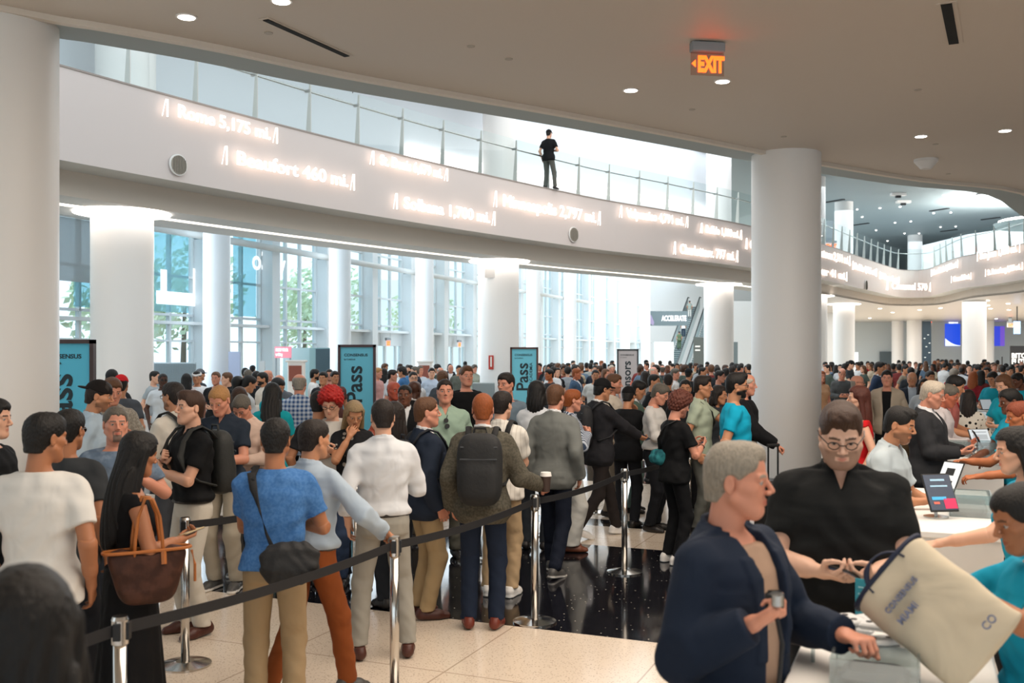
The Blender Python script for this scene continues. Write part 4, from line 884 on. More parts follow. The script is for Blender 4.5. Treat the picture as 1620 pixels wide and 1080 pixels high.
def exit_sign(p, w_, ang, lab, full=True, hang=0):
    e = empty('exit_sign', p, ang, label=lab, cat='exit sign')
    MB().box((0, 0, -.005 - hang / 2), (w_ * .5, .05, .01 + hang)).build('mount', M_dark if full else M_grey, e)
    MB().rbox((0, 0, -.065 - hang), (w_, .11, .11), .01).build('housing', M_grey, e)
    MB().box((0, 0, -.12 - hang - w_ * .33), (w_, .012, w_ * .66)).build('plate', glassy('#f4e4de', .06) if full else mat('#f4e4de', .5), e)
    text('lettering', 'EXIT', w_ * .62, M_exit, e, upright((-w_ * .30, -.012, -.12 - hang - w_ * .55), 0, .62, 1), .004, .012)
    if full: MB().add([(-w_ * .48, -.014, -.12 - hang - w_ * .33), (-w_ * .36, -.014, -.12 - hang - w_ * .22), (-w_ * .36, -.014, -.12 - hang - w_ * .44), (-w_ * .48, -.006, -.12 - hang - w_ * .33), (-w_ * .36, -.006, -.12 - hang - w_ * .22), (-w_ * .36, -.006, -.12 - hang - w_ * .44)], [(0, 2, 1), (3, 4, 5), (0, 1, 4, 3), (1, 2, 5, 4), (2, 0, 3, 5)]).build('arrow', M_exit, e)
exit_sign(at(1119, 66, Z4), .375, math.radians(9), 'large edge-lit EXIT sign with orange letters hanging from the near ceiling')
exit_sign(Vector((gx(1468, 84), 84, Z3)), .62, 0, 'small red EXIT sign above the dark blue panel in the far hall', False)
exit_sign(Vector((gx(1598, 78), 78, Z3)), .5, 0, 'small red EXIT sign beside the hanging screen at far right', False, .35)
exit_sign(Vector((gx(1313, 56), 56, ZH - 1.2)), .75, 0, 'small red EXIT sign under the high ceiling right of the big column', False, 1.1)
for u, lab in ((603, 'small red EXIT sign above the doors right of the first Pass sign'), (717, 'small red EXIT sign above the doors left of the extinguisher column')):
    s = sfor(u); q = wl(s, -.35, 2.78); exit_sign(q, .42, aW, lab, False)
# high ceiling lights
rnd = random.Random(5)
for i, (u, v) in enumerate(((1356, 331), (1392, 329), (1364, 343), (1424, 327), (1416, 352), (1441, 350), (1386, 364), (1431, 369), (1404, 381), (1477, 337), (1493, 309), (1504, 336), (1547, 321), (1454, 369), (1512, 358), (1488, 359))):
    p = at(u, v, ZH - .02); MB().cyl((p.x, p.y, ZH - .05), .06, .04, 16).build('spotlight', mat('#ffffff', .5, emit=5, ecol='#fff6ee'), label='tiny bright spotlight in the grey high ceiling at upper right', cat='ceiling light', group='spotlights in the high ceiling')
for i, (u, v) in enumerate(((1421, 305), (1429, 317))):
    p = at(u, v, ZH); e = empty('ceiling_camera', (p.x, p.y, ZH), label=('lower' if i else 'upper') + ' one of two white boxy devices in the high ceiling', cat='ceiling device')
    MB().box((0, 0, -.08), (.8, .3, .14)).build('housing', M_wall, e); MB().box((0, 0, -.2), (.25, .2, .14)).build('lens', M_dark, e)
for i, (u, v) in enumerate(((1321, 317), (1486, 331), (1362, 354), (1501, 364), (1567, 345), (1562, 304))):
    p = at(u, v, ZH); MB().box((p.x, p.y, ZH - .03), (.18, 1.3, .05), .5).build('ceiling_slot', M_dark, label='short black air slot in the grey high ceiling', cat='air vent', group='black slots in the high ceiling')
# lit oval ceiling disc at upper right
dc = Vector((28.9, 53.5, 0)); e = empty('ceiling_disc', (dc.x, dc.y, 8.9), label='large round dropped ceiling disc with bright cove light at the upper right edge', cat='ceiling disc')
mb = MB(); mb.cyl((0, 0, 0), 2.6, .2, 64, 2.75); mb.build('disc', mat('#9fa9aa', .6), e)
MB().cyl((0, 0, .22), 2.5, .12, 64).build('cove_light', mat('#ffffff', .5, emit=26, ecol='#fff3ea'), e)
MB().cyl((0, 0, .34), .9, ZH - 9.24, 24).build('hanger', M_wall, e)
# far hall ceiling lights and far hall fittings
for i, (u, v) in enumerate(((1392, 488), (1412, 494), (1488, 487), (1562, 475), (1563, 483), (1595, 480), (1596, 490), (1567, 488), (1576, 504), (1350, 498), (1376, 503), (1455, 490))):
    p = at(u, v, Z3 - .01); MB().cyl((p.x, p.y, Z3 - .03), .11, .02, 16).build('downlight', mat('#ffffff', .5, emit=5, ecol='#fff6ee'), label='small downlight in the far hall ceiling at right', cat='ceiling light', group='downlights in the far hall')
def flat(name, u0, v0, u1, v1, Y, m, lab, cat, th=.08, parts=None, frame=None):
    x0, x1, z0, z1 = gx(u0, Y), gx(u1, Y), gz(v1, Y), gz(v0, Y); e = empty(name, ((x0 + x1) / 2, Y, z0), label=lab, cat=cat)
    w_, h_ = x1 - x0, z1 - z0
    MB().box((0, 0, h_ / 2), (w_, th, h_)).build('panel', m, e)
    return e, w_, h_
e, W_, H_ = flat('display_screen', 1495, 512, 1519, 547, 90.76, mat('#1238a8', .3, emit=.9, ecol='#1a3fb5'), 'blue screen with a pale curved edge left of the white column in the far hall', 'screen')
mb = MB(); vs = [(-W_ / 2, -.05, 0)] + [(-W_ / 2 + W_ * t, -.05, H_ * .32 * (1 - t) ** 2 + .05) for t in [i / 8 for i in range(9)]] + [(W_ / 2, -.05, 0)]
mb.add(vs, [tuple(range(len(vs)))]).build('curve', mat('#c9d4ee', .4, emit=.9), e)
text('lettering', 'tam', .72, mat('#f2f4ff', .5, emit=1.0), e, upright((-W_ * .3, -.06, H_ + .05), 0, .8, 1), .01, .02)
e, W_, H_ = flat('display_screen', 1567, 516, 1589, 547, 90.76, mat('#2a3cb8', .3, emit=.8, ecol='#2433b0'), 'blue and purple screen right of the white column in the far hall', 'screen')
MB().box((W_ * .33, -.05, H_ / 2), (W_ * .3, .02, H_ * .98)).build('purple_band', mat('#6a4bb8', .4, emit=.6), e)
e, W_, H_ = flat('hanging_screen', 1604, 508, 1614, 528, 60, mat('#8fb6f0', .3, emit=1.1), 'small pale blue hanging screen at the far right under the low ceiling', 'screen')
MB().box((0, 0, (Z3 - e.location.z) / 2 + H_ / 2), (.05, .05, Z3 - e.location.z - H_)).build('pole', M_dark, e)
for i in range(3): MB().box((-.12 + .12 * i, -.05, H_ * .6), (.06, .02, .2)).build('figure', mat('#f4f8ff', .4, emit=1.2), e)
e, W_, H_ = flat('info_panel', 1459, 508, 1473, VH + F * HC / 84, 84, mat('#16303f', .4), 'tall dark blue panel with scattered white marks below a red exit sign', 'panel')
for q in ((-.2, .9), (.1, 1.0), (-.15, 1.7), (.2, 2.1), (-.05, 2.6), (.22, 2.9), (-.2, 3.3), (.2, .5), (.1, 3.6)):
    MB().box((q[0], -.05, q[1]), (.14, .02, .07)).build('mark', mat('#d7e2e6', .5), e)
e, W_, H_ = flat('event_board', 1598, 547, 1650, VH + F * HC / 62, 62, mat('#141518', .5), 'black board with white letters reading BITCO FUTU at the far right', 'board')
for j, s_ in enumerate(('BITCOIN', 'FUTURE')): text('lettering', s_, .42, mat('#eeeeee', .5, emit=.25), e, upright((-W_ / 2 + .06, -.05, H_ - .75 - .36 * j), 0, 1, 1), .005, .02)
MB().box((-W_ / 2 - .5, 0, .9), (.06, .06, 1.9)).build('pole', M_dark, e)
flat('service_door', 1392, 556, 1418, 600, 90.6, mat('#56646a', .5), 'grey double door in the far wall', 'door')
flat('wall_sign', 1413, 540, 1418, 549, 90.6, mat('#2b3438', .5), 'tiny dark square sign above the grey double door', 'sign')
for a, b, lab in ((1329, 1345, 'bright white kiosk at the foot of the column right of the big near one'), (1350, 1356, 'narrow bright white kiosk beside the far grey wall')):
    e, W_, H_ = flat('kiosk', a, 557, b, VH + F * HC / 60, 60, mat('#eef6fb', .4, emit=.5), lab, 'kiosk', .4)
    for j in range(4): MB().box((0, -.21, H_ * (.5 + .1 * j)), (W_ * .8, .01, .02)).build('line', M_grey, e)
# column fittings
cx, cyy = COLS[1]
e = empty('extinguisher_sign', (cx - .24, cyy - .585, gz(584, 30)), label='red and white vertical fire extinguisher sign on the second column', cat='sign')
MB().box((0, 0, .21), (.15, .03, .42)).build('panel', mat('#c0392b', .5), e); MB().box((0, -.02, .23), (.05, .02, .3)).build('arrow', mat('#f4efe8', .5), e)
MB().box((cx - .28, cyy - .56, gz(433, 30)), (.30, .04, .26)).build('vent_grille', mat('#cfcdca', .6), label='small square white vent grille high on the second column', cat='vent')
MB().rbox((cx - .45, cyy - 1.0, .6), (.65, .3, 1.2), .02).build('equipment_cabinet', mat('#8f9a9c', .5), label='grey cabinet standing against the foot of the second column', cat='cabinet')
# ------------------------------------------------------------------ escalators
def escalator(bx, by, lab):
    e = empty('escalator', (bx, by, 0), -math.radians(20.3), label=lab, cat='escalator', group='escalators')
    run, rise, wd = 12.0, Z1, 1.0; n = 34; mb = MB()
    for i in range(n):
        y0, z0 = run * i / n, rise * i / n; mb.box((0, y0 + run / n / 2, z0 + rise / n / 2), (wd, run / n, rise / n + .0))
        mb.box((0, y0 + .01, z0 + rise / n - .01), (wd, .03, .02))
    mb.build('steps', mat('#5f7073', .5), e)
    mb = MB()
    for i in range(n): y0, z0 = run * i / n, rise * i / n; mb.box((0, y0 - .005, z0 + rise / n - .015), (wd, .012, .03))
    mb.build('step_edges', mat('#d3dcdc', .5), e)
    for s in (-1, 1):
        x = s * (wd / 2 + .12); a, b = Vector((x, -.8, 0)), Vector((x, run + .5, rise))
        vs = [(x - .04, -.6, 0), (x - .04, run, rise - .1), (x - .04, run, rise + .9), (x - .04, -.6, .9)]; vs += [(p[0] + .08, p[1], p[2]) for p in vs]
        MB().add(vs, [(3, 2, 1, 0), (4, 5, 6, 7), (0, 1, 5, 4), (1, 2, 6, 5), (2, 3, 7, 6), (3, 0, 4, 7)]).build('balustrade', mat('#c2cfd1', .3), e)
        MB().tube([(x, -.9, .3), (x, -1.0, .7), (x, -.6, .98), (x, run, rise + .98), (x, run + .8, rise + .98)], .055, 8).build('handrail', mat('#1c2226', .4), e, smooth=True)
escalator(gx(1062, 93.5), 93.5, 'left escalator carrying three people, beyond the crowd'); escalator(gx(1062, 93.5) + 2.0, 93.2, 'right empty escalator beside the escalator column')
MB().box((14.1, 92.6, 1.55), (1.8, .5, 3.1)).build('wall_escalator', mat('#d9e2e5', .6), kind='structure')
e, W_, H_ = flat('event_banner', 1024, 492, 1088, 515, 92, mat('#56666c', .5), 'grey and violet banner reading ACCELERATE beside the left escalator', 'banner')
text('lettering', 'ACCELERATE', .62, mat('#f4f6f8', .5, emit=.3), e, upright((-.55, -.06, .45), 0, .62, 1.1), .01, .02)
mb = MB(); mb.add([(-W_ / 2, -.05, H_ * .9), (-W_ / 2, -.05, H_ * .3), (-W_ * .35, -.05, .0), (-W_ * .33, -.05, .3), (-W_ * .4, -.05, H_ * .7)], [(0, 1, 2, 3, 4)]).build('violet_shape', mat('#8a7f9f', .6), e)
e, W_, H_ = flat('information_board', 1097, 533, 1114, VH + F * HC / 80, 80, mat('#545a58', .6), 'tall dark grey board with white notices beside the escalator column', 'board')
for q in (2.6, 2.3): MB().box((-.1, -.05, q), (.4, .02, .12)).build('notice', mat('#e8e8e4', .5), e)
MB().box((gx(1163, 66), 66, 1.4), (.3, .2, 2.8)).build('tall_cabinet', mat('#78868a', .5), label='narrow dark grey cabinet against the service wall right of the escalator column', cat='cabinet')
# ------------------------------------------------------------------ things by the windows
def booth(u0, v0, u1, Y, m, lab, name='exhibit_wall', cat='display wall', th=.1): return flat(name, u0, v0, u1, VH + F * HC / Y, Y, m, lab, cat, th)
booth(448, 550, 492, 36, mat('#a9c6c9', .6), 'pale teal exhibit wall right of the pink sign'); e, W_, H_ = booth(490, 550, 522, 35.5, mat('#8fb0b3', .6), 'teal exhibit wall holding a dark screen')
MB().box((.12, -.07, 1.75), (.5, .05, .95)).build('screen', mat('#39505a', .3), e)
e, W_, H_ = flat('pink_sign', 435, 548, 461, 566, 35, mat('#e98d9c', .6, emit=.25), 'pink banner sign with two white lines near the windows', 'sign')
for j in range(2): text('lettering', ('PRESS YOUR', 'IDEA'.replace('IDEA', 'walking'))[j], .13, M_vin, e, upright((-.25, -.05, .24 - .16 * j), 0, .6, 1), .003, .01)
MB().box((-.25, 0, -1.0), (.05, .05, 2.0)).box((.25, 0, -1.0), (.05, .05, 2.0)).build('poles', M_grey, e)
for (u, v, Y, lab) in ((469, 571, 27, 'white totem kiosk with a red-brown picture in front of the pink sign'), (672, 572, 33, 'white totem kiosk with a brown picture left of the second column')):
    e = empty('totem_kiosk', (gx(u, Y), Y, 0), label=lab, cat='kiosk'); zt = gz(v, Y)
    MB().rbox((0, 0, zt / 2), (.44, .3, zt), .03).build('body', M_wall, e); MB().rbox((0, 0, zt), (.54, .36, .06), .02).build('cap', M_wall, e)
    MB().box((0, -.16, zt - .33), (.34, .02, .42)).build('picture', mat('#8f4f40', .6), e)
e, W_, H_ = booth(242, 573, 310, 30, mat('#b6c2c8', .6), 'grey corrugated low barrier by the windows behind the crowd', 'low_barrier', 'barrier', .05)
mb = MB()
for i in range(40): mb.box((-W_ / 2 + W_ * (i + .5) / 40, -.04, H_ * .5), (.012, .03, H_ * .96))
mb.build('ribs', mat('#8e9ca3', .6), e)
booth(362, 556, 380, 31, mat('#a6b1cb', .6, emit=.1), 'small pale violet poster stand beside the white window column', 'poster_stand', 'poster')
booth(411, 571, 419, 30, mat('#cfd5d8', .6), 'narrow light grey totem by the grey window pier', 'totem', 'kiosk')
# trees outside
def tree(x, y, h, seed, lab):
    r = random.Random(seed); e = empty('tree', (x, y, 0), label=lab, cat='tree', group='trees outside the windows')
    MB().tube([(0, 0, 0), (.05, 0, h * .3), (.1, .1, h * .62)], [.16, .12, .06], 8).build('trunk', mat('#7a6a58', .9), e)
    mb = MB()
    for i in range(900):
        a, b = r.uniform(0, 6.28), r.uniform(-1, 1); rr = (r.random() ** .4) * h * .36; c = Vector((rr * math.cos(a) * math.sqrt(1 - b * b), rr * math.sin(a) * math.sqrt(1 - b * b), h * .62 + rr * b * .95))
        q = Vector((r.gauss(0, 1), r.gauss(0, 1), r.gauss(0, 1))).normalized(); t = q.orthogonal().normalized() * .2; s_ = q.cross(t)
        mb.add([c - t, c + s_ * .55, c + t, c - s_ * .55], [(0, 1, 2, 3)])
    mb.build('foliage', mat('#dbe8c8', .9), e)
for i, (k, d, h) in enumerate(((-2.2, 9, 7), (-1.2, 6, 5.5), (-.3, 10, 8), (.6, 7, 6), (1.4, 9, 8), (2.3, 7, 6.5), (3.2, 10, 8), (4.4, 8, 7))):
    p = P0 + DW * (STEP * k) + NW * (d + 1); tree(p.x, p.y, h, i, 'pale green tree outside, seen through the %s pair of windows from the near end' % TS[i])
# ------------------------------------------------------------------ the people in the queue (Y from the floor line where the feet show)
DS = ('dress', '#1a1615', '#0c0b0b'); BR = ('dress', '#4a2318', '#1c0f0b'); SNW = ('sneaker', '#e4e2de', '#efeeea'); SNG = ('sneaker', '#4b4a48', '#e6e3dc')
P = person; N = {}
N['edge'] = P(-6, 6.2, 628, 60, 'person in a black top cut off by the left edge, beside the big near column', top='tee', c='#15171a', hair=('short', 'k'), arms=('down', 'down'))
N['white_tee'] = P(76, 4.95, 650, 160, 'man in a white T-shirt with dark hair seen from behind at the far left', top='tee', c='#d9d7d2', cp='#3a3b3c', hair=('short', 'k'), skin='m', hy=-35, arms=('pocket', 'down'), shoe=SNG)
N['grey_tee'] = P(112, 5.9, 645, 150, 'dark-haired man in a dark grey T-shirt behind the white T-shirt man', top='tee', c='#34373a', cp='#1b1d22', hair=('short', 'k'), skin='m', glasses=2, arms=('down', 'down'), shoe=SNG)
N['goatee'] = P(183, 6.75, 641, 8, 'man with a greying goatee and faded blue shirt facing the camera', top='tee', c=('#5e7085', 'mottle', '#77889b'), cp='#23272e', hair=('crop', 's'), skin='r', beard=3, arms=('strap', 'down'), fat=1.12, hp=0, shoe=SNG)
N['tote_woman'] = P(228, 5.3, 682, 100, 'woman in a black sleeveless dress with very long dark hair, holding a phone', sex='f', top='tank', c='#121214', cp='#121214', skirt=.05, hair=('vlong', 'k'), skin='m', hy=20, hp=14, arms=('down', ((.10, -.27, 1.17), (.7, .2, -1), 'hold', (-.3, 0, .8))))
N['left_blue'] = P(163, 8.4, 601, 80, 'man in a light blue shirt and dark cap standing right behind the nearest Pass sign', top='shirtu', c='#a9bccb', hair=('crop', 'd'), skin='t', arms=('phone', 'down'), cap=('#1b1716', True), beard=1, hp=12)
N['pattern'] = P(180, 9.6, 597, 15, 'man in a grey patterned short-sleeve shirt looking down, just below a red cap', top='ss', c=('#a09b90', 'heather', '#857f75'), hair=('short', 'm'), skin='r', arms=('phone2', 'phone2'), hp=18)
N['red_cap'] = P(192, 12.4, 592, 170, 'person wearing a bright red cap in front of the first white column', top='tee', c='#4b4f55', hair=('crop', 'd'), skin='t', cap=('#c41c22', True))
N['behind_cap'] = P(177, 14.0, 583, 180, 'dark-haired head above and behind the red cap', top='tee', c='#26282c', hair=('short', 'k'), skin='b')
N['pack_white'] = P(272, 8.9, 603, -135, 'man in a cream shirt with a black backpack and glasses, seen from behind', top='shirtu', c='#d6d0c5', cp='#4a4e55', hair=('short', 'd'), skin='t', glasses=1, beard=1, arms=('phone', 'down'), fat=1.1)
N['black_polo_l'] = P(300, 7.36, 616, -62, 'brown-haired man in a black polo and white trousers with a watch, grey backpack on', top='polo', c='#131416', cp='#c9c3b7', hem=.985, hair=('quiff', 'b'), skin='l', arms=('fold', ((.13, -.16, 1.29), (1, .2, -1), 'fist', (-.6, .6, 0))), hp=0, belt='#17120e', shoe=BR)
N['navy_polo'] = P(342, 8.62, 612, -28, 'blond man in a navy polo looking down at his hands', top='polo', c='#27303c', cp='#a39a8a', hair=('crop', 'y'), skin='r', arms=('phone', 'phone'), hp=28, shoe=SNG)
N['peach'] = P(377, 9.1, 628, -25, 'grey-haired man in a pale peach shirt bowed over a phone', top='shirtu', c='#d9bfb0', cp='#5c5a55', hair=('crop', 's'), skin='r', arms=('phone', 'phone'), hp=38, lean=6, shoe=SNG)
N['blue_tee'] = P(437, 5.55, 659, 178, 'man in a heather blue T-shirt with a black sling bag, seen from behind', top='tee', c=('#3f6ea8', 'heather', '#4d7bb3'), cp='#9b8566', hair=('short', 'k'), skin='m', hy=-8, arms=('fold', 'chest'), hem=.93, shoe=SNG)
N['brown_trousers'] = P(500, 5.95, 661, 138, 'balding man in a light blue shirt and brown trousers, one hand on a barrier post', top='shirt', c='#a9b8c6', cp='#8a4a24', hair=('crop', 'd'), skin='t', hy=-10, arms=('pocket', ((.36, -.30, 1.06), (.6, .4, -.2), 'grip', (0, 0, -1))), legs='walk2', belt='#2b1a12', shoe=SNG)
N['plaid'] = P(474, 12.0, 589, 172, 'older man in a blue and white plaid shirt seen from behind', top='shirtu', c=('#31507e', 'check', '#b9c6d6'), cp='#33363c', hair=('thin', 'g'), skin='r', arms=('phone', 'phone'))
N['teal_woman'] = P(432, 10.6, 606, 172, 'woman in a bright teal top with long black hair seen from behind', sex='f', top='tee', c='#159aa6', cp='#20242a', hair=('long', 'k'), skin='t', arms=('phone', 'phone'), hp=20)
N['red_hair'] = P(521, 8.9, 617, -15, 'woman with bright red curly hair and a tattooed arm in a white T-shirt', sex='f', top='tee', c='#d8d3cb', cp='#2c3038', hair=('bigcurl', 'R'), skin='l', glasses=1, arms=('phone2', 'fold'), hp=25, fat=1.1)
N['blonde'] = P(562, 8.8, 636, 10, 'blonde long-haired woman looking down in front of the Pass sign', sex='f', top='tee', c=('#1c1d20', 'dots', '#9a9288'), cp='#3a4a66', hair=('long', '#8d7a5c'), skin='t', arms=('phone', 'face'), hp=26)
N['dress_shirt'] = P(605, 6.87, 629, 186, 'man in a white dress shirt, grey trousers and brown loafers seen from behind', top='shirt', c='#d3d6da', cp='#98958c', hair=('crop', 'd'), skin='l', arms=('down', 'phone2'), hy=0, hp=4, belt='#1a1512', legs='wide', shoe=BR, phem=.10)
N['long_dark'] = P(622, 8.2, 634, 200, 'woman with long dark hair mostly hidden behind the white dress shirt man', sex='f', top='tee', c='#231c1c', cp='#20242a', hair=('long', 'd'), skin='t', arms=('face', 'down'))
N['blazer'] = P(676, 7.86, 626, 112, 'man in a navy blazer and khaki trousers with backpack straps, looking right', top='jacket', c='#222b3a', cp='#a48d6a', hair=('crop', 'm'), skin='r', arms=('down', 'down'), hy=-15, hp=0, fat=1.08, shoe=BR)
N['mint'] = P(704, 10.1, 598, 4, 'man in a mint green polo with sunglasses hung on the collar, facing the camera', top='polo', c='#95ad9c', cp='#6b6a60', hair=('crop', 'd'), skin='r', arms=('down', 'down'), hp=0, fat=1.12)
N['black_tee'] = P(738, 12.9, 578, 20, 'tall young man in a black T-shirt standing against the second white column', top='tee', c='#121315', cp='#23272e', hair=('quiff', 'm'), skin='r', arms=('down', 'down'), hp=0, H=1.92)
N['backpack_man'] = P(764, 7.58, 620, 174, 'ginger-haired man in a tweed jacket carrying a big black backpack', top='jacket', c=('#5a564b', 'heather', '#49463d'), cp='#1c2638', hair=('crop', 'o'), skin='r', arms=('down', ((.44, -.22, 1.06), (0, .6, -1), 'grip', (-1, 0, 0))), hy=4, hp=2, shoe=('dress', '#6b2a1a', '#1c0f0b'))
N['white_ss'] = P(796, 8.6, 617, 165, 'dark-haired man in a white short-sleeve shirt and beige trousers with a shoulder strap', top='ss', c=('#d9d5cd', 'fine', '#c8c3ba'), cp='#b59b79', hair=('short', 'd'), skin='l', arms=('down', 'fold'), shoe=SNW, hy=-15)
N['blue_grey'] = P(799, 11.0, 591, -20, 'tall man in a blue-grey T-shirt looking left beside the Pass Academia sign', top='tee', c='#71828f', cp='#30343a', hair=('short', 'd'), skin='r', arms=('down', 'down'), hy=-15, H=1.87)
N['white_blouse'] = P(850, 10.6, 593, 165, 'person with shoulder-length black hair in a white blouse, bag strap on the back', sex='f', top='shirtu', c='#d3d7dc', cp='#2b2f35', hair=('bob', 'k'), skin='t', arms=('phone', 'down'), H=1.79)
N['grey_suit'] = P(880, 9.44, 606, 158, 'man in a grey suit jacket and dark trousers with brown sneakers, seen from behind', top='jacket', c='#6f726f', cp='#161c2a', hair=('crop', 'm'), skin='r', arms=('down', 'down'), hy=-4, shoe=SNG, legs='step')
N['stripe_woman'] = P(908, 10.5, 614, 105, 'woman with tied-back auburn hair in a navy striped shirt and white trousers', sex='f', top='shirtu', c=('#b9c1cc', 'stripe', '#39465c'), cp='#c9c8c2', loose=.035, hair=('bun', 'o'), skin='r', arms=('strap', 'strap'), shoe=('dress', '#7a4630', '#2a1710'), hem=.95)
N['cap_suit'] = P(957, 11.3, 598, 118, 'man in a dark suit with a black cap, glasses and backpack holding out a phone', top='jacket', c='#26262a', cp='#2a2524', hair=('crop', 'k'), skin='t', cap=('#141416',), glasses=1, arms=('down', ((.10, -.50, 1.10), (.6, .1, -.8), 'hold', (-.3, 0, .8))), hp=12, legs='walk', shoe=SNW)
N['cream_shirt'] = P(973, 12.7, 590, 75, 'smiling man in a cream shirt between the black cap and the sponsors sign', top='shirtu', c='#cfc6b8', cp='#8a7f70', hair=('short', 'm'), skin='r', arms=('phone', 'down'), beard=1)
N['round_pack'] = P(996, 12.0, 611, 160, 'person in black with a cap in front of the sponsors sign', top='tee', c='#17181b', cp='#1b1d22', hair=('crop', 'k'), skin='t', cap=('#121315', False), arms=('phone', 'face'), hp=15)
N['green_suit'] = P(1016, 13.0, 602, 88, 'dark-haired man in a sage green suit with his head bowed', top='jacket', c='#52685f', cp='#5d7671', hair=('short', 'k'), skin='t', arms=('phone', 'phone'), hp=24, shoe=DS)
N['white_polo'] = P(1051, 11.6, 607, 72, 'man in a white long-sleeve shirt and black trousers looking down', top='long', c='#cbc9c6', cp='#15171c', hem=.98, hair=('short', 's'), skin='r', arms=('phone', 'phone'), hp=24, shoe=DS)
N['curly'] = P(1081, 9.9, 621, 122, 'man with curly reddish hair in a black T-shirt holding up a phone', top='tee', c='#121315', cp='#121316', hair=('bigcurl', '#5a2f24'), skin='r', arms=('phone2', 'phone2'), hp=18, shoe=SNW, H=1.68, beard=1)
N['sage'] = P(1114, 11.5, 593, 78, 'grey-templed man in a pale sage polo with a thin cross-body strap', top='polo', c='#a9b5a1', cp='#5a5c58', hair=('quiff', 'd'), skin='t', arms=('reach', 'down'), hp=6)
N['hoodie'] = P(1141, 12.4, 609, 70, 'person with a dark bob in a charcoal hoodie behind the turquoise T-shirt', sex='f', top='hoodie', c='#34383d', cp='#2a2d33', hair=('bob', 'd'), skin='t', arms=('phone', 'down'), hp=10)
N['turquoise'] = P(1168, 10.0, 587, 92, 'bearded man with glasses in a bright turquoise T-shirt facing right', top='tee', c='#0f9fc0', cp='#20242a', hair=('quiff', 'k'), skin='t', beard=2, glasses=1, arms=('down', 'down'), hp=4, fat=1.12, H=1.89)
N['suitcase_man'] = P(1183, 11.3, 583, 85, 'older man in a black jacket behind the turquoise T-shirt, hand on a suitcase handle', top='hoodie', c='#17181b', cp='#17181b', hair=('thin', 'w'), skin='r', arms=('down', ((.16, -.36, 1.02), (.5, .4, -.4), 'grip', (0, 0, -1))), hp=5, H=1.86)
# at the counters, right side
N['grey_man'] = P(1172, 3.25, 695, 58, 'grey-haired man in a navy blazer and tan sweater in the near foreground', top='open', c='#1c2637', ci='#a68a76', incol=0, cp='#232833', hair=('swept', '#8f8a80'), skin='r', hy=22, hp=4, arms=(((.20, -.31, 1.17), (.5, .4, -.6), 'grip', (0, 0, -1)), ((.20, -.22, 1.27), (.4, .6, -1), 'grip', (0, 1, .2))), fat=1.12)
N['black_polo_r'] = P(1332, 4.1, 640, 4, 'big man with glasses and short beard in a black polo looking down at his phone', top='polo', c='#17191a', cp='#1b1e22', hair=('quiff', 'b'), skin='p', beard=1, glasses=1, hp=24, arms=('phone', 'phone'), fat=1.34, H=1.87, lean=3)
N['staff_near'] = P(1596, 3.35, 752, -62, 'woman with dark braided hair in a turquoise T-shirt reaching into a tote bag', sex='f', top='tee', c='#108fae', cp='#101114', hair=('bun', 'k'), skin='m', hp=22, arms=(((.19, -.43, 1.46), (.8, .2, -.6), 'grip', (-.3, 0, -1)), ((.08, -.42, 1.36), (.8, .2, -.6), 'grip', (-.3, 0, -1))), H=1.64)
N['smiling'] = P(1432, 6.7, 643, 72, 'smiling black-haired man in a pale blue shirt at the second counter', top='sst', c='#b4bfc4', cp='#2b3038', hair=('quiff', 'k'), skin='t', beard=1, hp=16, arms=('counter', 'phone'), lean=13)
N['staff_second'] = P(1600, 5.15, 662, -75, 'woman with long straight black hair and turquoise T-shirt behind the second counter', sex='f', top='tee', c='#1098b8', cp='#121316', hair=('long', 'k'), skin='l', hp=10, arms=('reach', 'down'), lean=5, H=1.70)
N['white_hair_suit'] = P(1482, 9.3, 602, 78, 'white-haired man in a dark pinstripe suit at the third counter', top='jacket', c='#2d2e31', cp='#1a1b1f', hair=('swept', '#b5ada0'), skin='r', hp=16, arms=('phone', 'phone'), fat=1.12)
N['pink_bald'] = P(1508, 10.6, 608, 82, 'balding flushed man in a pale shirt next to the white-haired suit', top='shirtu', c='#c6bfc0', cp='#2b2d33', hair=('crop', 's'), skin='#b5664c', hp=22, arms=('phone', 'phone'), lean=8)
N['salmon'] = P(1518, 11.8, 594, 84, 'black-haired man in a salmon shirt leaning over the third counter', top='tee', c='#a8605a', cp='#23262c', hair=('short', 'k'), skin='t', hp=22, arms=('counter', 'counter'), lean=10)
N['dotted'] = P(1532, 12.6, 600, 176, 'woman with brown hair in a white blouse with black dots, seen from behind', sex='f', top='shirtu', c=('#d8d2c6', 'dots', '#1b1a1a'), cp='#15171b', hair=('mid', 'd'), skin='t', arms=('phone', 'counter'), H=1.62)
N['orange_staff'] = P(1606, 7.9, 633, -70, 'staff member with reddish hair stretching a bare arm over the counter', sex='f', top='tee', c='#1a9db5', cp='#15171b', hair=('bun', '#7a3a22'), skin='#b06a45', hp=14, arms=('reach', ((.10, -.52, 1.26), (.6, .2, -.6), 'pinch', (-.3, 0, -1))), lean=8, H=1.70)
N['braid_staff'] = P(1592, 9.6, 598, -60, 'staff member with dark pulled-back hair and turquoise shirt behind the third counter', sex='f', top='tee', c='#1aa0bd', cp='#15171b', hair=('tail', 'k'), skin='b', hp=14, arms=('counter', 'counter'), lean=5, H=1.74)
N['red_top'] = P(1357, 9.8, 609, -82, 'woman with long auburn hair in a bright red sleeveless top, in profile', sex='f', top='tank', c='#c21a20', cp='#15171b', hair=('long', '#4a2218'), skin='l', hp=2, arms=('down', 'down'), H=1.76)
N['foreground_head'] = P(38, 1.75, 880, 175, 'dark out-of-focus head in the very near bottom left corner', top='long', c='#0f1011', cp='#101114', hair=('bob', 'k'), skin='b', arms=('down', 'down'), H=1.71)
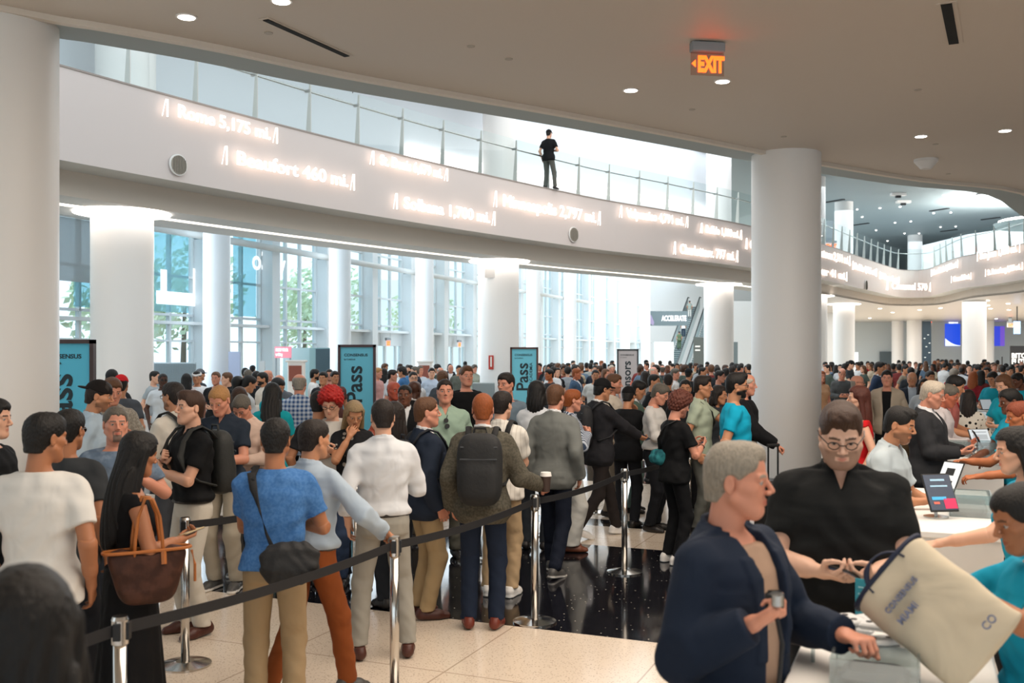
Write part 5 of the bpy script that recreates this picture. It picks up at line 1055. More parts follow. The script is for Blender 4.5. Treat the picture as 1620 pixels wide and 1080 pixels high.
N['gallery_man'] = P(869, 29.6, 201, 150, 'man in a black T-shirt and cap standing alone on the upper gallery', top='tee', c='#121315', cp='#5c5d58', hair=('crop', 'k'), skin='l', cap=('#121315',), arms=('down', 'chest'), z=Z1, H=1.78, legs='ct')
# ------------------------------------------------------------------ the crowd
ARMS = {'a': ('down', 'down'), 'b': ('phone', 'down'), 'c': ('phone', 'phone'), 'd': ('fold', 'fold')}
crowd = [ # u, v, face, hair, skin, sex, top, colour, arms, label, extra
(246, 586, 60, 'crop k', 'l', 'm', 'tee', '#9aa3a8', 'a', 'short-haired man with a strap directly right of the first white column'),
(258, 589, 10, 'buzz k', 'd', 'm', 'tee', '#c9ced2', 'a', 'dark-skinned man wearing sunglasses near the grey low barrier', dict(glasses=2)),
(295, 590, 175, 'long k', 'l', 'f', 'tee', ('#b9a9a6', 'dots', '#6b4a4a'), 'a', 'woman with black hair and floral top before the low barrier'),
(311, 586, -15, 'crop k', 't', 'm', 'tee', '#e2e4e6', 'a', 'man in white T-shirt with a white headband', dict(cap=('#e8e8e8', False, 'headband'))),
(318, 583, 120, 'crop d', 't', 'm', 'tee', '#3a3f45', 'a', 'man in a grey cap right behind the white headband', dict(cap=('#5b6066',))),
(345, 573, 100, 'short d', 't', 'm', 'hoodie', '#1d2024', 'a', 'tall man in a dark jacket before the white window column, left of the poster stand'),
(341, 587, -20, 'crop m', 'r', 'm', 'tee', '#1b1c1f', 'a', 'red-cheeked man with dark collar below the tall dark jacket man'),
(358, 588, -80, 'crop m', 'l', 'm', 'polo', '#141518', 'b', 'brown-haired man in a black polo facing left, behind the navy polo man'),
(377, 594, 150, 'short k', 't', 'm', 'tee', '#2b2d31', 'a', 'black-haired man seen from behind, right of the black polo man'),
(379, 611, 170, 'long b', 'l', 'f', 'tee', '#8fa0b3', 'a', 'woman with long brown hair just above the peach shirt man'),
(399, 594, 110, 'short k', 't', 'm', 'shirtu', '#c3c7c9', 'c', 'black-haired man in a light shirt looking down right, left of the teal woman'),
(414, 588, -70, 'short k', 't', 'm', 'shirtu', '#d2c8ba', 'b', 'bearded black-haired man in a cream shirt, left of a bald head', dict(beard=2)),
(425, 584, 100, 'bald g', 'r', 'm', 'jacket', '#3a4556', 'a', 'bald man in a grey-blue jacket before the grey window pier'),
(441, 591, -160, 'bald g', 'r', 'm', 'jacket', '#5a6068', 'a', 'bald head directly left of the totem kiosk'),
(443, 598, 40, 'short k', 't', 'm', 'polo', '#1a98a4', 'c', 'black-haired man in a teal polo bowed between the teal woman and plaid shirt'),
(388, 581, 170, 'short k', 't', 'm', 'tee', '#30353a', 'a', 'small dark head left of the narrow light grey totem'),
(400, 577, 160, 'short k', 'l', 'm', 'tee', '#555b60', 'a', 'highest small head under the window right of the poster stand'),
(405, 586, 190, 'short k', 't', 'm', 'tee', '#23262a', 'a', 'dark round head just above the bearded cream shirt man'),
(392, 585, 180, 'curly s', 't', 'f', 'tee', '#70757a', 'a', 'greyish curly head between two dark heads under the window'),
(497, 572, 60, 'short k', 'd', 'm', 'hoodie', '#16181b', 'b', 'person in black standing at the dark exhibit screen'),
(499, 583, 95, 'short k', 't', 'm', 'tee', '#dcdcda', 'b', 'bearded man in a white T-shirt facing right near the plaid shirt', dict(beard=2)),
(511, 587, -20, 'short k', 't', 'm', 'tee', '#202226', 'a', 'dark-haired face between the white T-shirt and the grey T-shirt men'),
(521, 583, -5, 'crop d', 'r', 'm', 'open', '#1d1f22', 'b', 'man in a dark open jacket over grey, left of the blue Pass sign', dict(ci='#55585a', incol=0)),
(508, 616, 150, 'short k', 't', 'm', 'tee', '#26282c', 'a', 'dark head half hidden behind the red curly hair'),
(530, 586, 20, 'short d', 't', 'm', 'tee', '#5a3a36', 'a', 'dark-haired person touching the left frame of the blue Pass sign'),
(599, 581, 60, 'short y', 'r', 'm', 'tee', '#b58a86', 'a', 'blond man in a dusty pink T-shirt right of the blue Pass sign'),
(608, 582, 165, 'long k', 't', 'f', 'shirtu', '#c9cbd0', 'a', 'black-haired woman behind the dusty pink T-shirt'),
(622, 584, 80, 'short d', 'r', 'm', 'tee', '#c5c7ca', 'b', 'brown-haired man looking down, above the red-faced bald head'),
(635, 580, -100, 'curly k', 't', 'm', 'shirtu', '#35608c', 'b', 'thick-haired man in a blue shirt above the bald suited man'),
(648, 577, -50, 'short k', 'l', 'm', 'tee', '#3c6a92', 'a', 'bearded man in blue beyond the thick-haired man', dict(beard=2)),
(656, 579, -80, 'short s', 'l', 'm', 'jacket', '#1d2230', 'a', 'grey-haired man in a navy suit left of the pale blue shirt'),
(654, 587, 10, 'crop k', 'l', 'm', 'tee', '#cfd2d5', 'a', 'man with glasses over a white shirt above the dark bald head', dict(glasses=1)),
(665, 578, 30, 'crop s', 'r', 'm', 'tee', '#b9c6d2', 'a', 'small face left of the brown-picture totem kiosk'),
(683, 581, 5, 'short k', 'l', 'm', 'shirtu', ('#b7c5d6', 'fine', '#9fb0c4'), 'b', 'black-haired man in a pale blue shirt in front of the totem kiosk'),
(697, 580, 20, 'thin g', 'r', 'm', 'tee', '#8e8a80', 'a', 'pale grey head right of the pale blue shirt'),
(701, 587, 150, 'curly m', 'r', 'm', 'tee', '#41454a', 'a', 'curly brown-haired man in charcoal behind the mint polo man'),
(713, 576, -5, 'bald g', 'r', 'm', 'jacket', '#1e2126', 'a', 'bald man in a dark suit and white shirt left of the tall black T-shirt man'),
(726, 577, 10, 'short k', 't', 'm', 'tee', '#5c625c', 'a', 'dark-haired person between the bald suit and the tall black T-shirt man'),
(736, 571, 170, 'short k', 't', 'm', 'tee', '#33373c', 'a', 'tiny dark head right above the tall black T-shirt man'),
(751, 577, 30, 'curly s', 'r', 'f', 'shirtu', '#9fa79a', 'a', 'person in pale green at the left side of the second column'),
(624, 601, 30, 'bald k', '#b0523c', 'm', 'tee', '#2c2f33', 'a', 'red-faced bald head left of the bald man in a suit'),
(640, 606, -10, 'buzz k', 'b', 'm', 'jacket', '#16181b', 'a', 'shaven-headed man in a black suit and open white collar'),
(657, 600, 150, 'none k', 'd', 'm', 'jacket', '#1c1b1b', 'a', 'very dark bald head right of the bald man in a suit'),
(853, 574, -30, 'short k', 'r', 'm', 'tee', '#7a2f2a', 'a', 'face peeking past the right frame of the Pass Academia sign'),
(868, 583, -60, 'short k', '#b5683f', 'm', 'tee', '#2b2d30', 'a', 'black-haired tanned man behind the white blouse', dict()),
(873, 573, 170, 'short k', 't', 'm', 'tee', '#262a2e', 'a', 'dark head in the far row just right of the Pass Academia sign'),
(868, 577, 120, 'mid s', 'l', 'f', 'tee', '#4a4f55', 'a', 'grey-brown long hair above the tanned man'),
(876, 579, 150, 'short k', 'l', 'm', 'tee', '#c3c6c8', 'a', 'black hair above the grey suit man'),
(882, 581, 20, 'mid k', 'l', 'f', 'tee', '#1b1c1f', 'a', 'black-haired woman facing the camera, right of the grey suit'),
(889, 577, -30, 'short d', 'l', 'm', 'tee', '#989ca0', 'a', 'pale face just right of the black-haired woman'),
(898, 580, 180, 'curly k', 'l', 'f', 'tee', '#8f969c', 'a', 'round black hair above the auburn bun'),
(891, 574, 0, 'crop s', 'r', 'm', 'tee', '#c9c9c9', 'a', 'small pinkish face in the far row above the pale face'),
(907, 570, 50, 'short d', 'l', 'm', 'tee', '#7d8388', 'b', 'highest face in the far row between the two upright signs'),
(909, 577, 180, 'short k', 't', 'm', 'tee', '#2a2c30', 'a', 'dark head below the highest far face'),
(913, 582, 75, 'short o', '#bb6f4f', 'm', 'jacket', '#3a5068', 'a', 'red-brown haired man in a blue suit facing right, left of the black cap'),
(920, 573, 100, 'short s', 'l', 'm', 'tee', '#b4b9bd', 'a', 'grey-haired head right of the highest far face'),
(928, 573, 180, 'short k', 't', 'm', 'tee', '#1f2226', 'a', 'dark head left of the grey backpack'),
(934, 574, 180, 'short k', 'l', 'm', 'tee', '#9aa09f', 'a', 'man with grey backpack seen from behind in the far row'),
(936, 569, 160, 'short k', 't', 'm', 'tee', '#2f3338', 'a', 'tiny dark head above the grey backpack'),
(943, 573, 30, 'curly k', 'l', 'f', 'tee', '#8a8d90', 'a', 'dark curly face right of the grey backpack'),
(952, 570, 80, 'crop o', 'r', 'm', 'tee', '#a9a294', 'a', 'sandy-haired face in the far row above the black cap'),
(942, 584, 5, 'crop k', 't', 'm', 'tee', '#c8c9c6', 'a', 'man with a moustache directly above the black cap', dict(beard=3)),
(959, 583, 60, 'mid m', 'r', 'f', 'tee', '#b7b9bb', 'a', 'brown-haired woman between moustache and sponsors sign'),
(969, 570, 60, 'short k', 't', 'm', 'tee', '#24272b', 'b', 'tiny dark head touching the sponsors sign at the left'),
(968, 577, 20, 'crop w', 'r', 'm', 'tee', '#d5d6d6', 'a', 'white-haired face left of the sponsors sign'),
(1013, 575, 30, 'short d', '#c46a55', 'm', 'tee', '#7a3b3b', 'a', 'red-faced person right of the sponsors sign'),
(1023, 569, 100, 'crop k', 'l', 'm', 'tee', '#c9cbcd', 'a', 'man with a dark cap in the far row right of the sponsors sign', dict(cap=('#1c1f23',))),
(1033, 572, 20, 'thin w', 'l', 'm', 'tee', '#aeb4b8', 'a', 'pale head between the dark cap and the round hat'),
(1044, 570, 200, 'short k', 'l', 'm', 'tee', '#2c3035', 'a', 'round-hatted head left of the maroon top'),
(1034, 579, 60, 'thin w', '#d99a86', 'm', 'tee', '#b5a59a', 'a', 'large pale pink bald head below the dark cap'),
(1020, 586, 190, 'mid d', 'l', 'f', 'tee', '#8d8f90', 'a', 'brown-grey hair seen from behind above the green suit'),
(1036, 591, 70, 'crop k', 't', 'm', 'tee', '#1d1f22', 'a', 'dark-haired man with grey temples behind the green suit'),
(1048, 577, 180, 'thin s', 'r', 'm', 'tee', '#3a3c40', 'a', 'grey-haired head left of the maroon top'),
(1060, 570, 175, 'short k', 't', 'm', 'tee', '#55222a', 'a', 'person in a maroon top under the escalator foot'),
(1071, 574, 10, 'short k', 't', 'm', 'tee', '#c9ccce', 'a', 'dark-haired man with glasses right of the maroon top', dict(glasses=1)),
(1069, 582, 75, 'short s', 'r', 'm', 'polo', '#d8d9d9', 'a', 'grey-haired man in white with dark backpack straps'),
(1057, 590, 180, 'short d', 't', 'm', 'tee', '#2e2c2c', 'a', 'brown head left of the white polo with straps'),
(1086, 576, 20, 'mid k', 't', 'f', 'tee', '#3e3b3a', 'a', 'hooded-looking woman below the right escalator'),
(1090, 582, 160, 'crop k', 't', 'm', 'tee', '#1b1d20', 'a', 'black cap seen from behind above the bearded face', dict(cap=('#17191c', False))),
(1084, 599, 0, 'crop k', 't', 'm', 'tee', '#2b2d30', 'a', 'bearded dark-haired man facing the camera above the curly hair', dict(beard=2)),
(1107, 576, 20, 'mid k', 't', 'f', 'tee', '#2f3236', 'a', 'dark-haired woman at the foot of the grey notice board'),
(1119, 572, 5, 'crop k', 't', 'm', 'tee', '#23262a', 'a', 'bearded man in a black cap at the base of the escalator column', dict(cap=('#17191c',), beard=2)),
(1112, 580, 80, 'crop k', 't', 'm', 'tee', '#d6c9c0', 'a', 'dark-haired man directly above the sage polo man'),
(1135, 579, 180, 'short k', 't', 'm', 'tee', '#24272b', 'a', 'dark head against the middle of the escalator column'),
(1149, 581, 170, 'short k', 't', 'm', 'tee', '#24272b', 'a', 'dark head against the right side of the escalator column'),
(1159, 579, 150, 'curly d', 't', 'f', 'tee', '#4a4542', 'a', 'curly brown head right of the escalator column'),
(1140, 585, 75, 'short k', 'r', 'm', 'tee', '#35393d', 'a', 'black-haired man with glasses behind the hoodie', dict(glasses=1)),
(1173, 574, 160, 'short k', 't', 'm', 'tee', '#1f2226', 'a', 'tall dark head just above the turquoise T-shirt man'),
(1184, 575, 200, 'short k', 't', 'm', 'tee', '#2c3035', 'a', 'dark head at the left edge of the big near column'),
(1306, 572, 40, 'short k', 'r', 'm', 'shirtu', '#c3cdd6', 'a', 'man in a pale blue shirt right beside the big near column, far row'),
(1315, 572, -80, 'short k', 't', 'm', 'tee', '#16202a', 'a', 'dark-haired man in a black top with a white mark, facing left'),
(1329, 576, 0, 'mid k', 'l', 'f', 'tee', '#b8bcc0', 'a', 'smiling woman before the bright kiosk'),
(1333, 582, 10, 'thin s', 'r', 'm', 'long', '#4c5052', 'c', 'balding man in a grey sweater bowed over his phone'),
(1349, 575, 70, 'crop k', 'l', 'm', 'tee', '#33363a', 'c', 'man in a dark cap and charcoal T-shirt with a sling bag', dict(cap=('#17181a',), H=1.84)),
(1363, 571, 170, 'short k', 't', 'm', 'tee', '#3a2b2b', 'a', 'dark head just left of the red jacket'),
(1373, 571, 10, 'short k', 't', 'm', 'tee', '#c23030', 'a', 'person in a red top before the far grey wall'),
(1380, 572, 150, 'long k', 't', 'f', 'tank', '#b5a7a2', 'a', 'woman with long black hair next to the red top'),
(1358, 592, 85, 'bald g', 'r', 'm', 'shirtu', '#44505e', 'a', 'bald man with glasses in a denim shirt facing right', dict(glasses=1)),
(1393, 571, 75, 'short k', 't', 'm', 'jacket', '#24324a', 'a', 'tall dark-haired man in a navy jacket before the grey double door', dict(Y=21, H=1.9)),
(1403, 584, -3, 'short k', 'r', 'm', 'open', '#b3a593', 'a', 'man in an open beige jacket over a black T-shirt, walking towards the camera', dict(ci='#131416', incol=0, cp='#17181b', legs='step', Y=15.5, H=1.82)),
(1413, 574, 180, 'short k', 'b', 'm', 'tee', '#2e2b2b', 'a', 'dark head right of the navy jacket'),
(1425, 573, 70, 'crop g', 'r', 'm', 'shirtu', '#b5aa94', 'b', 'grey-haired man in a cream shirt before the far white column'),
(1433, 577, 60, 'short k', 't', 'm', 'tee', '#7d7568', 'a', 'dark head right of the cream shirt'),
(1439, 571, 20, 'short k', 'r', 'm', 'tee', '#a49a8e', 'a', 'reddish face at the foot of the far white column'),
(1449, 572, 20, 'short m', 'r', 'f', 'tee', '#b9b4ad', 'a', 'brown-haired face right of the foot of the far white column'),
(1443, 584, 2, 'bald g', 't', 'm', 'open', '#1f2836', 'a', 'bald man in a navy blazer over a light blue shirt, facing the camera', dict(ci='#b5c3d2', cp='#8f7557', Y=17, H=1.77)),
(1441, 580, 180, 'short k', 't', 'm', 'tee', '#22262b', 'a', 'dark hair directly behind the bald navy blazer man'),
(1462, 588, 10, 'long d', 't', 'f', 'shirtu', '#aeb6bd', 'a', 'smiling woman with long brown hair in a grey blouse', dict(Y=16.5, H=1.66)),
(1472, 586, 30, 'short k', 't', 'm', 'tee', '#1f2023', 'a', 'dark hair between the smiling woman and the white shirt back'),
(1465, 571, 10, 'crop m', 'r', 'm', 'shirtu', '#dcdad6', 'c', 'man in a white shirt with backpack straps below the dark blue panel'),
(1479, 570, 170, 'mid o', 'r', 'f', 'tee', '#c5bfb8', 'a', 'woman with auburn wavy hair seen from behind right of the blue panel'),
(1498, 574, 130, 'short k', 't', 'm', 'shirtu', '#d8dad9', 'c', 'big dark-haired man in a white shirt bowed to the right, seen from behind', dict(fat=1.2, hp=25)),
(1511, 584, 150, 'curly g', 'l', 'f', 'tee', '#c0202a', 'c', 'grey curly-haired person in a red top'),
(1524, 578, 150, 'bald k', 'd', 'm', 'shirtu', '#c3c9cf', 'c', 'bald dark-skinned man in a white shirt with a dark bag, seen from behind'),
(1545, 578, -80, 'crop k', '#a8633f', 'm', 'tee', '#5b4a3a', 'a', 'bearded man looking left, against the nearest far-hall column', dict(beard=2)),
(1540, 587, 160, 'mid o', 'l', 'f', 'tee', '#7a1f28', 'a', 'auburn-haired person in a dark red top right of the white shirt'),
(1484, 567, 10, 'short k', 't', 'm', 'tee', '#55595d', 'a', 'tiny dark head directly right of the blue panel foot'),
(1491, 568, 40, 'short d', 't', 'm', 'tee', '#a5a49f', 'a', 'tiny brown head under the left edge of the blue screen'),
(1497, 568, 160, 'mid k', 't', 'f', 'tee', '#3b3e42', 'a', 'tiny dark head under the middle of the blue screen'),
(1505, 569, 20, 'curly m', 't', 'f', 'tee', '#a99f96', 'a', 'tiny brown head under the right part of the blue screen'),
(1515, 568, 170, 'short k', 't', 'm', 'tee', '#2f3236', 'a', 'tiny dark head touching the near far-hall column at its left'),
(1514, 574, 10, 'crop k', 't', 'm', 'tee', '#54575a', 'a', 'reddish face just under the tiny head by the far-hall column'),
(1558, 568, 90, 'short k', 't', 'm', 'tee', '#c8c4bb', 'a', 'tiny dark head right of the far-hall column, in a pale top'),
(1563, 572, 60, 'short k', 'b', 'm', 'tee', '#33363a', 'a', 'dark-haired man left of two bowed heads under the purple screen'),
(1571, 573, -40, 'short k', 't', 'm', 'tee', '#8c5a48', 'a', 'bowed dark head under the purple screen'),
(1578, 569, 180, 'short k', 't', 'm', 'shirtu', '#d8cfc0', 'a', 'person in a cream top seen from behind beneath the purple screen'),
(1587, 577, 170, 'short k', 't', 'm', 'tee', '#1c1e21', 'a', 'black hair left of the far right face'),
(1598, 579, 30, 'short k', 't', 'm', 'shirtu', '#b9c3cc', 'a', 'man in a light shirt right of the black hair, below the black board'),
(1611, 578, -60, 'long k', 't', 'f', 'tee', '#178fa0', 'a', 'staff woman with long black hair in teal at the far right edge'),
(1616, 571, 10, 'thin w', 'r', 'f', 'shirtu', '#d5d0ca', 'a', 'pale-haired person at the far right edge beneath the black board'),
(1568, 588, -30, 'short k', 't', 'm', 'tee', '#148a9c', 'c', 'staff member in teal bowed behind the fourth counter'),
(1583, 593, -40, 'mid m', 'l', 'f', 'tee', '#149bb0', 'c', 'staff woman with light brown hair in teal behind the counters', dict(Y=12.6)),
(1561, 580, -20, 'short k', 't', 'm', 'tee', '#25464e', 'a', 'dark head between the bearded profile and the teal staff'),
(1552, 585, 160, 'mid k', 't', 'f', 'tee', '#5b211f', 'a', 'dark-haired woman in dark red left of the teal staff'),
(1300, 586, 30, 'long o', 'r', 'f', 'tee', '#b98f6e', 'a', 'woman with orange-blond hair half hidden behind the big near column'),
(1422, 569, 180, 'short k', 't', 'm', 'tee', '#3b3f43', 'a', 'tiny dark head at the right side of the grey double door'),
(1400, 573, 10, 'short k', 't', 'm', 'tee', '#2d3034', 'a', 'dark head between the navy jacket and the beige jacket men'),
(1430, 570, 160, 'short k', 't', 'm', 'tee', '#44484c', 'a', 'tiny dark head right of the grey double door'),
(1341, 571, 170, 'short k', 't', 'm', 'tee', '#50555a', 'a', 'tiny dark head between the two bright kiosks'),
(1531, 570, 180, 'short k', 'b', 'm', 'tee', '#2b2e31', 'a', 'small dark head in front of the near far-hall column'),
(1606, 590, -50, 'short k', 'b', 'm', 'tee', '#159fb6', 'c', 'dark-haired staff member in turquoise at the right edge, fourth counter'),
]
for row in crowd:
    u, v, fc, hr, skn, sx, tp, c, am, lab = row[:10]; ex = dict(row[10]) if len(row) > 10 else {}
    h, hc_ = hr.split(' '); Y = ex.pop('Y', None); H = ex.pop('H', None)
    Hd = (1.745 if sx == 'm' else 1.70)
    if Y is None: Y = (HC - Hd) * F / (v - VH)
    if Y > 42: Y = 42 + (Y - 42) * .25
    ex.setdefault('hp', 22 if am == 'c' else 4); ex.setdefault('cp', ('#23272e', '#3a3d42', '#6f675a', '#1a1c20')[(u + v) % 4])
    P(u, Y, v, fc, lab, group='crowd waiting in the hall', H=H, sex=sx, top=tp, c=c, hair=(h, hc_), skin=skn, arms=ARMS[am], **ex)
# back rows: more of the same crowd, as dense as in the photograph
rr = random.Random(11); zones = [(600, 760, 'back rows left of the second column', 8), (860, 975, 'back rows between the Academia and sponsors signs', 16), (1010, 1185, 'back rows before the escalators', 22), (1300, 1440, 'back rows below the double door', 14), (1455, 1620, 'back rows of the far hall', 20)]
tops_ = [('#1c1f23', 'black'), ('#2b3340', 'navy'), ('#d0d2d3', 'white'), ('#8d9296', 'grey'), ('#b5a893', 'beige'), ('#5d7388', 'blue'), ('#6d3030', 'maroon'), ('#45504a', 'green')]
for (u0, u1, where, n) in zones:
    for i in range(n):
        u = u0 + (u1 - u0) * (i + rr.uniform(.2, .8)) / n; v = rr.uniform(572.5, 577.5); sx = rr.choice('mmf'); c, cn = rr.choice(tops_); st = rr.choice(['short', 'crop', 'curly'] if sx == 'm' else ['mid', 'bob', 'long']); hk = rr.choice('kkdbm')
        H = 1.74 if sx == 'm' else 1.68; Y = (HC - H) * F / (v - VH); Y = min(Y, 40)
        if any(math.hypot(gx(u, Y) - a, Y - b) < 1.1 for a, b in COLS): continue
        P(u, Y, v, rr.choice([0, 60, 120, 180, 240, 300]), 'person in a %s top, %s' % (cn, where), group='back rows: %s tops %s' % (cn, where), H=H, sex=sx, top='tee', c=c, hair=(st, hk), skin=rr.choice('ltrmb'), arms=ARMS['a'], hp=4, cp='#23272e')
for i, (dy, c, cp, lab, fc) in enumerate(((9.6, '#8f9a94', '#d5d5d0', 'person in grey standing at the top of the left escalator', 180), (6.2, '#dfe2e2', '#2b3a4c', 'person in white halfway up the left escalator', 170), (3.9, '#5a6b52', '#55694c', 'person in olive green lowest on the left escalator', 190))):
    b = Vector((gx(1062, 93.5), 93.5, 0)) + AX * 0 + Vector((math.sin(math.radians(20.3)), math.cos(math.radians(20.3)), 0)) * dy
    P(CX + F * b.x / b.y, b.y, None, fc, lab, group='people on the escalator', H=1.75, sex='m', top='tee', c=c, cp=cp, hair=('short', 'k'), skin='t', arms=ARMS['a'], z=Z1 * (math.floor(dy / 12 * 34) + 1) / 34)
# ------------------------------------------------------------------ barrier posts and belts
M_post = mat('#c6c3be', .16, 1, key='polished steel'); M_belt = mat('#15161a', .7, key='belt'); HP = .985
def stanchion(x, y, lab, hide=False):
    e = empty('barrier_post', (x, y, 0), label=lab, cat='barrier post', group=None)
    mb = MB(); mb.cyl((0, 0, 0), .17, .012, 40).cyl((0, 0, .012), .165, .02, 40, .06); mb.build('base', M_post, e, smooth=False)
    MB().cyl((0, 0, .02), .028, HP - .12, 24).build('pole', M_post, e, smooth=True)
    MB().cyl((0, 0, HP - .115), .034, .10, 24).cyl((0, 0, HP - .015), .036, .015, 24, .030).build('head', M_post, e, smooth=False)
    MB().box((0, -.036, HP - .06), (.03, .012, .07)).box((0, .036, HP - .06), (.03, .012, .07)).box((.036, 0, HP - .06), (.012, .03, .07)).build('belt_clip', M_dark, e)
    return Vector((x, y, 0))
def pt(u, vtop): Y = (HC - HP) * F / (vtop - VH); return gx(u, Y), Y
def pb(u, vb): Y = HC * F / (vb - VH); return gx(u, Y), Y
A = stanchion(*pt(190, 974), 'nearest barrier post with its belt clip, bottom left'); B = stanchion(*pt(624, 848), 'barrier post gripped by the man in brown trousers')
C = stanchion(*pt(846, 782), 'barrier post under the white-lidded coffee cup'); D = stanchion(*pb(988, 905), 'barrier post standing on the dark granite in front of the green suit')
E = stanchion(*pb(293, 1052), 'barrier post just right of the brown tote bag'); Fp = stanchion(*pb(563, 958), 'barrier post left of the white dress shirt man')
G = stanchion(-.40, 9.95, 'barrier post between the backpack man and blazer man, half hidden'); H1 = stanchion(*pb(943, 810), 'slim barrier post behind the dark suit legs'); G2 = stanchion(.36, 11.4, 'barrier post hidden behind the grey suit man')
Lf = stanchion(A.x - .95, A.y - 1.75, 'barrier post below the left edge of the photo'); I1 = stanchion(D.x + .95, D.y + 1.9, 'barrier post right of the curly-haired man')
def belt(a, b, lab, sag=.03):
    v = b - a; L = v.length; v.normalize(); n = Vector((-v.y, v.x, 0)) * .002; vs = []; fs = []; K = 10; a2 = a + v * .04; b2 = b - v * .04
    for i in range(K + 1):
        t = i / K; p = a2.lerp(b2, t); z = HP - .055 - sag * 4 * t * (1 - t)
        vs += [(p.x - n.x, p.y - n.y, z - .025), (p.x + n.x, p.y + n.y, z - .025), (p.x + n.x, p.y + n.y, z + .025), (p.x - n.x, p.y - n.y, z + .025)]
    for i in range(K):
        for k in range(4): j = (k + 1) % 4; fs.append((i * 4 + k, i * 4 + j, (i + 1) * 4 + j, (i + 1) * 4 + k))
    fs += [(3, 2, 1, 0), tuple(K * 4 + k for k in range(4))]
    MB().add(vs, fs).build('barrier_belt', M_belt, label=lab, cat='barrier belt')
belt(Lf, A, 'black belt running from the bottom left corner to the nearest post'); belt(A, B, 'long black belt from the nearest post to the gripped post'); belt(B, C, 'black belt from the gripped post to the coffee cup post'); belt(C, D, 'black belt from the coffee cup post to the granite post')
belt(D, I1, 'black belt running right from the granite post to behind the curly-haired man'); belt(E, Fp, 'black belt behind the blue T-shirt man, starting by the tote bag'); belt(Fp, G, 'black belt behind the white dress shirt man'); belt(G, G2, 'black belt passing behind the grey suit man'); belt(G2, H1, 'black belt behind the dark suit legs')
far_posts = [(6.1, 17.5), (7.2, 19.8), (8.3, 22.1), (7.6, 17.0), (8.8, 19.4), (10, 21.8)]
fp = [stanchion(x, y, ('barrier post right of the big column, %s of the %s row') % (('first', 'second', 'third')[i % 3], ('left', 'right')[i // 3])) for i, (x, y) in enumerate(far_posts)]
for i in (0, 1, 3, 4): belt(fp[i], fp[i + 1], 'black belt in the far queue, %s stretch of the %s row' % (('nearer', 'farther')[i % 3], ('left', 'right')[i // 3]))
# ------------------------------------------------------------------ upright signs
def sign(u0, u1, vtop, lab, face, fc, word, sub=None, hc='#15282e'):
    w_ = .76; Y = w_ * F / (u1 - u0); x = gx((u0 + u1) / 2, Y); h = gz(vtop, Y); e = empty('floor_sign', (x, Y, 0), label=lab, cat='sign')
    MB().box((0, 0, .02), (w_ * .9, .5, .04)).build('base', M_dark, e)
    mb = MB(); t = .05
    for s in (-1, 1): mb.box((s * (w_ / 2 - t / 2), 0, h / 2 + .02), (t, .09, h - .04))
    mb.box((0, 0, h - t / 2), (w_, .09, t)).box((0, 0, .1), (w_, .09, .12)); mb.build('frame', mat(fc, .45), e)
    MB().box((0, .01, h / 2 + .05), (w_ - 2 * t, .05, h - .17)).build('face', mat(face, .5, emit=.03), e)
    Mt = mat(hc, .6); y = -.018
    text('heading', 'CONSENSUS', .098, Mt, e, upright((-w_ * .34, y, h - .235), 0, .86, .78), .002, .002)
    text('subheading', 'by CoinDesk', .048, Mt, e, upright((-w_ * .34, y, h - .31), 0, .9, .9), .002, .0005)
    M = Matrix.Translation((.06, y, h - .42)) @ Matrix.Rotation(math.radians(90), 4, 'X') @ Matrix.Rotation(math.radians(90), 4, 'Z')
    M = Matrix.Translation((.10, y, h - .42)) @ Matrix.Rotation(math.radians(90), 4, 'X') @ Matrix.Rotation(math.radians(90), 4, 'Z') @ Matrix.Diagonal((1, 1, 1, 1))
    o = text('lettering', word, .45 if word.endswith('Pass') else .40, Mt, e, M, .002, .008, align='RIGHT')
    if sub: text('side_lettering', sub, .115, Mt, e, Matrix.Translation((.22, y, h - .42)) @ Matrix.Rotation(math.radians(90), 4, 'X') @ Matrix.Rotation(math.radians(90), 4, 'Z'), .002, .001, align='RIGHT')
sign(54, 150, 537, 'blue Pass sign in a dark brown frame at the left, cut by the near column', '#4fb2cc', '#3a2622', 'Pass')
sign(535, 594.5, 545, 'blue Pass sign in a brown frame in the middle of the queue', '#62b3c6', '#42292a', 'Pass')
sign(807, 851.5, 549, 'blue sign reading Pass and ACADEMIA beside the second column', '#66b6c8', '#4a2d26', 'Pass', 'UNI | ACADEMIA')
sign(976, 1010, 552, 'white sign reading onsors in a dark grey frame', '#b9b3b3', '#2b3438', 'Sponsors')
# ------------------------------------------------------------------ counters
def basis(u0, v0):
    return at(u0, v0, 1.05)
aA = math.atan2(AX.y, AX.x)
def counter(c0, L, lab, W=.56):        # c0: front left top corner
    c = Vector((c0.x, c0.y, 0)) + BX * W / 2 + AX * L / 2; e = empty('counter', c, aA, label=lab, cat='counter')
    MB().rbox((0, 0, 1.03), (L + .02, W + .02, .04), .006).build('top', M_white, e); MB().box((0, 0, .505), (L, W, 1.01)).build('body', mat('#d9d5cf', .5), e)
    MB().box((0, W / 2 + .004, .5), (L * .96, .008, .9)).build('back_panel', mat('#c9c4bd', .5), e)
    return Vector((c0.x, c0.y, 0))
K2 = at(1417, 836, 1.05); K1 = K2 - AX * 3.95 - BX * .28; K3 = at(1487, 725, 1.05)
K1 = K1 + BX * .06
counter(Vector((K1.x, K1.y, 0)), 1.62, 'nearest white counter with the tote bag and acrylic boxes', .60); counter(K2, 1.95, 'second white counter with tilted dark tablets'); counter(K3, 1.95, 'third white counter with a tilted white tablet and acrylic box')
cn = []
for i, nm in enumerate(('fourth', 'fifth', 'sixth')):
    q = K3 + (K3 - K2) * (i + 1) * .93; counter(q, 1.95, '%s white counter along the row, among the staff in teal' % nm); cn.append(q)
